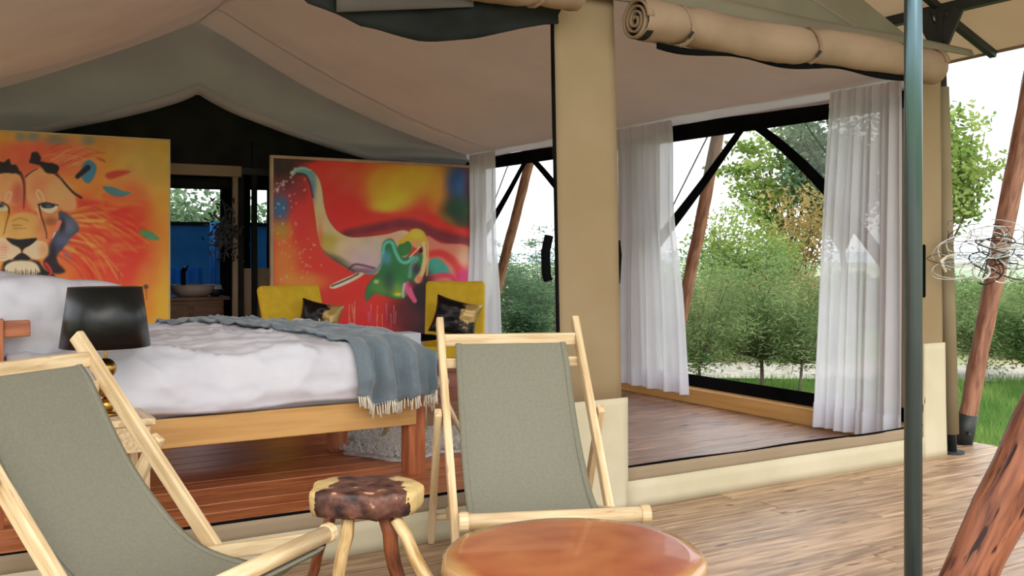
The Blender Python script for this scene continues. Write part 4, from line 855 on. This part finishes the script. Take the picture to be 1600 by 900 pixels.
# ------------------------------------------------------------------ fly roof, poles
fl = struct('roof_fly', (XC, 5, 3))
XE = 6.12; ZB = 2.81; SL = .42; XBm = 5.52
def flyz(x): return ZB+.03+SL*(XBm-XC)-SL*abs(x-XC)
Y0F, Y1F = 1.35, 12.6
def flyp(x, y): return (x, y, flyz(x)-.03*math.sin(PI*((y-Y0F) % 2.25)/2.25)*(1-.3*abs(x-XC)/3.5)+.012*noise.noise(Vector((x, y, 2))))
obj('fly_sheet', MB().grid(lambda u, v: flyp(XC+(XE-XC)*u, Y0F+(Y1F-Y0F)*v), 30, 60), M_fly, fl, True)
obj('fly_sheet', MB().grid(lambda u, v: flyp(XC-(XE-XC)*u, Y0F+(Y1F-Y0F)*v), 30, 60), M_fly, fl, True)
obj('eave_hem', MB().tube([flyp(XE, Y0F+(Y1F-Y0F)*i/30) for i in range(31)], .014, 8), M_roll, fl, True)
for x in (XBm, 2*XC-XBm): obj('eave_beam', MB().box(x-.03, x+.03, Y0F, Y1F, ZB-.07, ZB-.005), M_dark, fl)
obj('ridge_beam', MB().box(XC-.03, XC+.03, Y0F, Y1F, flyz(XC)-.09, flyz(XC)-.03), M_dark, fl)
for y in (1.6, 3.96, 8.0, 12.3):
    for s in (-1, 1):
        obj('rafter', MB().bar((XC+s*(XBm-XC-.0), y, ZB-.04), (XC+s*(XE-XC-.03), y, flyz(XE)-.035), .045, .045), M_dark, fl)
        obj('rafter', MB().bar((XC, y, flyz(XC)-.07), (XC+s*(XBm-XC), y, ZB-.02), .04, .04), M_dark, fl)
pb = W(2.745, 6.2); pt_ = W(2.645, 6.14, ZB-.07)
t = thing('corner_post', 'tan sleeved tent post at the right corner on a dark metal foot', 'post', (pb.x, pb.y, 0))
m1 = Vector((pb.x, pb.y, 0)).lerp(pt_, .045); m2 = Vector((pb.x, pb.y, 0)).lerp(pt_, .83)
M_sleeve = cloth('post_sleeve', (132, 118, 92), (142, 128, 102), .05, 0, 3, .15)
obj('sleeve', MB().tube([m1, m1.lerp(m2, .5), m2], [.046, .044, .042], 18), M_sleeve, t, True)
obj('pole', MB().tube([Vector((pb.x, pb.y, .01)), pt_], .03, 14), M_dark, t, True)
obj('foot_plate', MB().tube([(pb.x, pb.y, 0), (pb.x, pb.y, .014)], .075, 18), M_dark, t)
obj('gusset', MB().bar((pt_.x, pt_.y, ZB-.30), (pt_.x, pt_.y+.12, ZB-.07), .02, .09), M_dark, t); obj('gusset', MB().bar((pt_.x, pt_.y, ZB-.30), (pt_.x+.0, pt_.y-.12, ZB-.07), .02, .09), M_dark, t)
t = thing('porch_pole', 'slim grey steel pole standing in the right foreground', 'pole', (2.41, 1.81, 0))
obj('tube', MB().tube([(2.41, 1.81, .012), (2.41, 1.81, flyz(XC)-.09)], .0245, 24), M_steel, t, True)
obj('foot_plate', MB().tube([(2.41, 1.81, 0), (2.41, 1.81, .012)], .06, 20), M_steel, t)
# far corner support so the fly is carried on the left too (mirrors the porch)
def logpole(label, a, b, r0, r1, m, ferr=False, seed=0, name='log_pole', wavy=0):
    a, b = Vector(a), Vector(b); t = thing(name, label, 'pole', a); L = (b-a).length; n = max(8, int(L/.15)); pts = []
    for k in range(n+1):
        q = a.lerp(b, k/n); e = math.sin(PI*k/n); pts.append(q+Vector((.03*noise.noise(Vector((k*.3, seed, 0))), .03*noise.noise(Vector((k*.3, seed, 7))), 0))*e*r0*(8 if wavy else 4))
    obj('log', MB().tube(pts, [r0+(r1-r0)*k/n for k in range(n+1)], 22, wob=.22), m, t, True)
    if ferr:
        d = (b-a).normalized(); obj('metal_ferrule', MB().tube([a-d*.03, a+d*.17], r0*1.12, 20), M_dark, t, True); obj('bolt', MB().tube([a+d*.05+W(-.01, -.07), a+d*.05+W(-.01, -.1)], .012, 8), M_dark, t)
        obj('hinge_foot', MB().box(a.x-.05, a.x+.03, a.y-.03, a.y+.03, -.0, max(.02, a.z)), M_dark, t)
    return t
f0 = P(1507, 693, 6.55); f0.z = .02
logpole('reddish log pole in a dark metal ferrule just right of the corner post', P(1505, 690, 6.5)+Vector((0, 0, .02)), P(1628, 50, 6.15), .056, .060, M_log2, True, 3)
logpole('thick oiled red brown log leaning in the right foreground', (lambda q: Vector((q.x, q.y, .0)))(W((1468-800)/F*3.2, 3.2)), P(2150, -480, 2.85), .080, .078, M_log, False, 9)
def togr(a, b): return a+(a-b)*((a.z+.72)/(b.z-a.z))
logpole('log pole outside the tent, showing left of the large tree', togr(onX(1052, 560, 6.3), onX(1128, 178, 6.25)), onX(1134, 148, 6.25), .058, .055, M_log2, False, 5)
logpole('log pole outside the far window beside the farthest curtain', togr(onX(772, 470, 6.2), onX(830, 245, 6.15)), onX(836, 220, 6.15), .062, .055, M_log2, False, 6)

# wire bundle looped over the log pole
M_wire = mat('bright_wire', (190, 194, 190), (220, 222, 216), .4, 9, metal=.2); M_wdk = mat('dark_wire', (44, 46, 46), (60, 62, 60), .4, 9, metal=.5)
wc = P(1538, 395, 5.98); t = thing('wire_bundle', 'tangled silver wire coils hung on the log pole beside the corner post', 'wire', wc)
r = random.Random(11)
for k in range(38):
    cx = r.uniform(-.18, .30); cz = r.uniform(-.13, .13); ra = r.uniform(.05, .22); rb = r.uniform(.03, .09); tl = r.uniform(-.35, .35); ph = r.uniform(0, 6); pts = []
    for i in range(19):
        a = ph+2*PI*i/18*.92; u, v = ra*math.cos(a), rb*math.sin(a); q = W(cx+u*math.cos(tl)-v*math.sin(tl), .05*math.sin(a*2+k)); pts.append((wc.x+q.x, wc.y+q.y, wc.z+cz+u*math.sin(tl)*.5+v))
    obj('wire_loop', MB().tube(pts, r.choice([.002, .003, .0045]), 5), M_wdk if k % 3 == 0 else M_wire, t, True)
q = lambda a, b, c=0: W((a-800)/F*6.0, 6.0+c, CH-(b-HZ)*6.0/F)
obj('bent_strip', MB().tube([q(1478, 425), q(1472, 412), q(1470, 408), q(1480, 400), q(1500, 396)], [.009, .01, .012, .007, .005], 6), M_fringe, t, True)
obj('bent_strip', MB().tube([q(1560, 395), q(1575, 390), q(1590, 386)], [.006, .009, .006], 6), M_fringe, t, True)
obj('ring', MB().tube([W((1531-800)/F*6+.05*math.cos(a), 5.98, CH-(424-HZ)*6/F+.045*math.sin(a)) for a in [2*PI*i/16 for i in range(17)]], .008, 6), M_wire, t, True)

# ------------------------------------------------------------------ ground, grass, trees, hills
M_ground = mat('meadow_ground', (92, 128, 52), (156, 150, 116), .9, .35, bmp=.4, lo=.42, hi=.6)
GZ = -.7
def gzf(x, y): return GZ+.05*noise.noise(Vector((x*.3, y*.3, 0)))-.0*max(0, x-20)
gr = obj('ground', MB().grid(lambda u, v: ((-60+260*u), (-60+300*v), gzf(-60+260*u, -60+300*v)), 90, 90), M_ground, None, True); gr['kind'] = 'structure'
def ridge(name, D, h, m, seed, label):
    mb = MB().grid(lambda u, v: (lambda q: (q.x, q.y, GZ-1+(h*(.75+.35*noise.noise(Vector((u*7, seed, 0)))+.1*noise.noise(Vector((u*30, seed, 3)))))*v))(W(-170+420*u, D+8*v)), 90, 4)
    o = obj(name, mb, m, None, True); o['kind'] = 'structure'
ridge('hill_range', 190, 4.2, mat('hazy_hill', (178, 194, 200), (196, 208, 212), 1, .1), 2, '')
ridge('hill_foreground', 75, 2.9, mat('pale_scrub', (138, 158, 128), (172, 182, 156), 1, .4), 5, '')
def leafmat(name, c1, c2, c3=None):
    m, t, N, L, b = nt(name); col, fac, _ = noise_mix(t, c1, c2, 1.6, detail=3); N.remove(b)
    d = N.new('ShaderNodeBsdfDiffuse'); tr = N.new('ShaderNodeBsdfTranslucent'); mx = N.new('ShaderNodeMixShader'); mx.inputs[0].default_value = .4
    L.new(col, d.inputs[0]); L.new(col, tr.inputs[0]); L.new(d.outputs[0], mx.inputs[1]); L.new(tr.outputs[0], mx.inputs[2]); L.new(mx.outputs[0], N['Material Output'].inputs[0]); return m
L_ac = leafmat('acacia_leaf', (94, 120, 72), (138, 158, 106)); L_br = leafmat('broad_leaf', (104, 132, 62), (160, 178, 104)); L_dk = leafmat('dark_leaf', (84, 112, 84), (122, 146, 112)); L_rust = leafmat('rusty_leaf', (150, 128, 78), (178, 158, 104)); L_gr = leafmat('grass_blade', (92, 132, 66), (138, 168, 92))
M_bark = mat('grey_bark', (74, 62, 48), (104, 90, 72), .9, 8)
def leaves(cs, n, spread, ln, wd, flat=.5, seed=0):
    g = np.random.default_rng(seed); cs = np.array(cs, float); i = g.integers(0, len(cs), n); c = cs[i]+g.normal(0, 1, (n, 3))*np.array(spread)
    d = g.normal(0, 1, (n, 3)); d[:, 2] *= flat; d /= np.linalg.norm(d, axis=1)[:, None]; s = np.cross(d, g.normal(0, 1, (n, 3))); s /= np.linalg.norm(s, axis=1)[:, None]
    L_ = (ln*g.uniform(.6, 1.3, n))[:, None]; w_ = (wd*g.uniform(.7, 1.3, n))[:, None]
    return np.stack([c-d*L_/2, c+s*w_/2, c+d*L_/2, c-s*w_/2], 1).reshape(-1, 3)
def tree(label, base, crown, rad, nb, nl, ln, wd, leaf, seed, spread=.18, trunk_r=.05, flat=.4, dens=1, group=None, cat='tree', name='tree', top=None, layer=0):
    """base: Vector on ground; crown: centre; rad: (across, depth, height)"""
    r = random.Random(seed); t = thing(name, label, cat, base, 0, group); tips = []; mb = MB(); base = Vector(base); crown = Vector(crown)
    fork = base.lerp(crown, .45); mb.tube([base, base.lerp(fork, .5)+Vector((.04, .03, 0)), fork], [trunk_r, trunk_r*.8, trunk_r*.65], 8)
    for k in range(nb):
        while True:
            v = Vector((r.uniform(-1, 1), r.uniform(-1, 1), r.uniform(-1, 1)))
            if v.length < 1: break
        if v.length > .01: v = v*(.55+.45*r.random())/max(v.length, .5)
        zz = v.z
        if layer: zz = round(v.z*layer)/layer+r.uniform(-.08, .08)
        q = W(v.x*rad[0], v.y*rad[1]); e = crown+Vector((q.x, q.y, zz*rad[2]))
        m_ = fork.lerp(e, .5)+Vector((r.uniform(-.1, .1), r.uniform(-.1, .1), r.uniform(-.12, .05)))*rad[0]
        mb.tube([fork, m_, e], [trunk_r*.35, trunk_r*.2, trunk_r*.06], 5, False)
        for f in (.55, .7, .85, 1., 1.05): tips.append(tuple(m_.lerp(e, (f-.5)*2) if f < 1.01 else e+Vector((r.gauss(0, .1), r.gauss(0, .1), .03))*rad[0]))
    obj('trunk', mb, M_bark, t, True)
    V = leaves(tips, nl, (spread, spread, spread*flat), ln, wd, flat, seed); npmesh('foliage', V-np.array(tuple(base)), 4, leaf, t)
    return t
def gp(px, D): q = W((px-800)/F*D, D); q.z = gzf(q.x, q.y); return q
G = 'acacia bushes outside the right windows'
tree('feathery acacia bush with forked trunk, centre of the large window', gp(1190, 13), P(1190, 480, 13.3), (1.0, .8, .92), 52, 10500, .085, .016, L_ac, 1, .15, .034, .45, layer=5)
tree('feathery acacia bush at the left of the large window, by the curtain', gp(1095, 12), P(1088, 480, 12), (.66, .7, .92), 38, 6800, .08, .015, L_ac, 2, .14, .026, .45, layer=5)
tree('green acacia bush at the right of the large window, by the front curtain', gp(1246, 12.4), P(1262, 480, 12.6), (.6, .7, .88), 34, 6000, .08, .016, L_ac, 3, .14, .024, .45, layer=4)
tree('bright green leafy shrub above the acacia bushes in the large window', gp(1150, 19), P(1160, 390, 19), (1.0, .9, .85), 36, 7000, .12, .045, L_br, 4, .2, .06, .8)
tree('tall broadleaf tree with layered crown, rising in the large window', gp(1248, 24), P(1225, 265, 24), (1.75, 1.4, 1.55), 30, 3900, .17, .085, L_br, 5, .17, .09, .5, layer=3)
tree('rusty brown leaved tree low in the large window', gp(1262, 21), P(1245, 350, 21), (.95, .8, .8), 22, 1800, .13, .05, L_rust, 6, .22, .05, .8)
tree('leafy tree crown showing dark through the mesh flap of the large window', gp(1330, 23), P(1300, 240, 23), (1.3, 1.1, 1.2), 34, 7500, .16, .08, L_dk, 7, .24, .1, .7)
tree('broadleaf tree crown right of the corner post against white sky', gp(1470, 20), P(1478, 235, 20), (1.02, .9, 1.0), 34, 5600, .16, .085, L_br, 8, .17, .08, .7)
tree('green bush behind the log pole at the right edge', gp(1530, 15), P(1540, 500, 15), (1.1, .9, .58), 48, 9500, .09, .02, L_ac, 9, .16, .04, .5, layer=4)
tree('low scrub bush beyond the right edge of the deck', gp(1620, 13), P(1620, 490, 13), (.7, .7, .6), 26, 12000, .09, .02, L_ac, 10, .15, .04, .5)
tree('sparse acacia seen through the far window, left of the canvas column', gp(845, 15), P(842, 440, 15), (.75, .8, .85), 46, 8000, .085, .016, L_dk, 11, .10, .04, .4, layer=6)
tree('dark green acacia low behind the farthest curtain', gp(800, 14), P(812, 470, 14), (.5, .6, .6), 30, 8000, .085, .018, L_dk, 12, .12, .03, .4, layer=5)
tree('hazy round tree seen through the washroom window', gp(310, 26), P(305, 345, 26), (1.5, 1.2, .95), 26, 2600, .2, .1, L_dk, 13, .26, .08, .8)
tree('pale tree seen through the narrow washroom window', gp(405, 28), P(405, 350, 28), (.9, .9, .8), 16, 1200, .2, .1, L_dk, 14, .26, .08, .8)
L_dry = leafmat('dry_scrub_leaf', (150, 144, 96), (188, 178, 132))
tree('dry ochre scrub behind the acacia bushes, left half of the large window', gp(1130, 17.8), P(1130, 500, 17.8), (1.1, .8, .75), 30, 7000, .1, .03, L_dry, 21, .2, .03, .6, cat='bush', name='scrub')
tree('dry ochre scrub behind the acacia bushes, right half of the large window', gp(1250, 18.2), P(1250, 490, 18.2), (1.1, .8, .8), 30, 7000, .1, .03, L_dry, 22, .2, .03, .6, cat='bush', name='scrub')
tree('dry ochre scrub across the gravel track at the right edge', gp(1580, 18.5), P(1585, 520, 18.5), (1.4, .8, .6), 30, 7000, .1, .03, L_dry, 23, .2, .03, .6, cat='bush', name='scrub')
k = 0
for (px, D, ph) in ((980, 26, 430), (1060, 30, 425), (1120, 34, 430), (1210, 30, 428), (1290, 28, 420), (1400, 26, 425), (1500, 32, 430), (1580, 28, 428), (880, 30, 425), (940, 36, 425)):
    k += 1; c_ = P(px, ph+42, D)
    tree('low grey green thicket on the meadow far behind the bushes', gp(px, D), c_, (1.9, 1.2, .62), 18, 2600, .2, .08, L_dk if k % 2 else L_ac, 30+k, .3, .06, .5, group='far thickets on the meadow', cat='bush', name='thicket')
tk = MB().grid(lambda u, v: (lambda q: (q.x, q.y, GZ+.075))(W(-6+34*u, 14.6+2.1*v+.4*math.sin(u*9))), 60, 3)
tr_ = obj('gravel_track', tk, mat('pale_gravel', (142, 138, 124), (172, 166, 152), .9, 4), None, True); tr_['kind'] = 'structure'
# grass
g = np.random.default_rng(4); n = 70000; px_ = g.uniform(1040, 1700, n); D_ = 6.9+g.uniform(0, 1, n)**1.2*7.4; lat = (px_-800)/F*D_
bx_ = D_*FW[0]+lat*FW[1]; by_ = D_*FW[1]-lat*FW[0]; ok = (bx_ > 6.2) | (by_ > 13); bx_, by_ = bx_[ok], by_[ok]; n = len(bx_)
hgt = g.uniform(.08, .26, n); an = g.uniform(0, 2*PI, n); w2 = .010; zz = np.full(n, GZ)
pts = np.stack([np.stack([bx_-w2*np.cos(an), by_-w2*np.sin(an), zz], 1), np.stack([bx_+w2*np.cos(an), by_+w2*np.sin(an), zz], 1), np.stack([bx_+g.normal(0, .06, n), by_+g.normal(0, .06, n), zz+hgt], 1)], 1).reshape(-1, 3)
go = npmesh('meadow_grass', pts, 3, L_gr); tag(go, 'bright green grass growing below the deck edge', 'grass')
print('OBJECTS', len(bpy.data.objects))
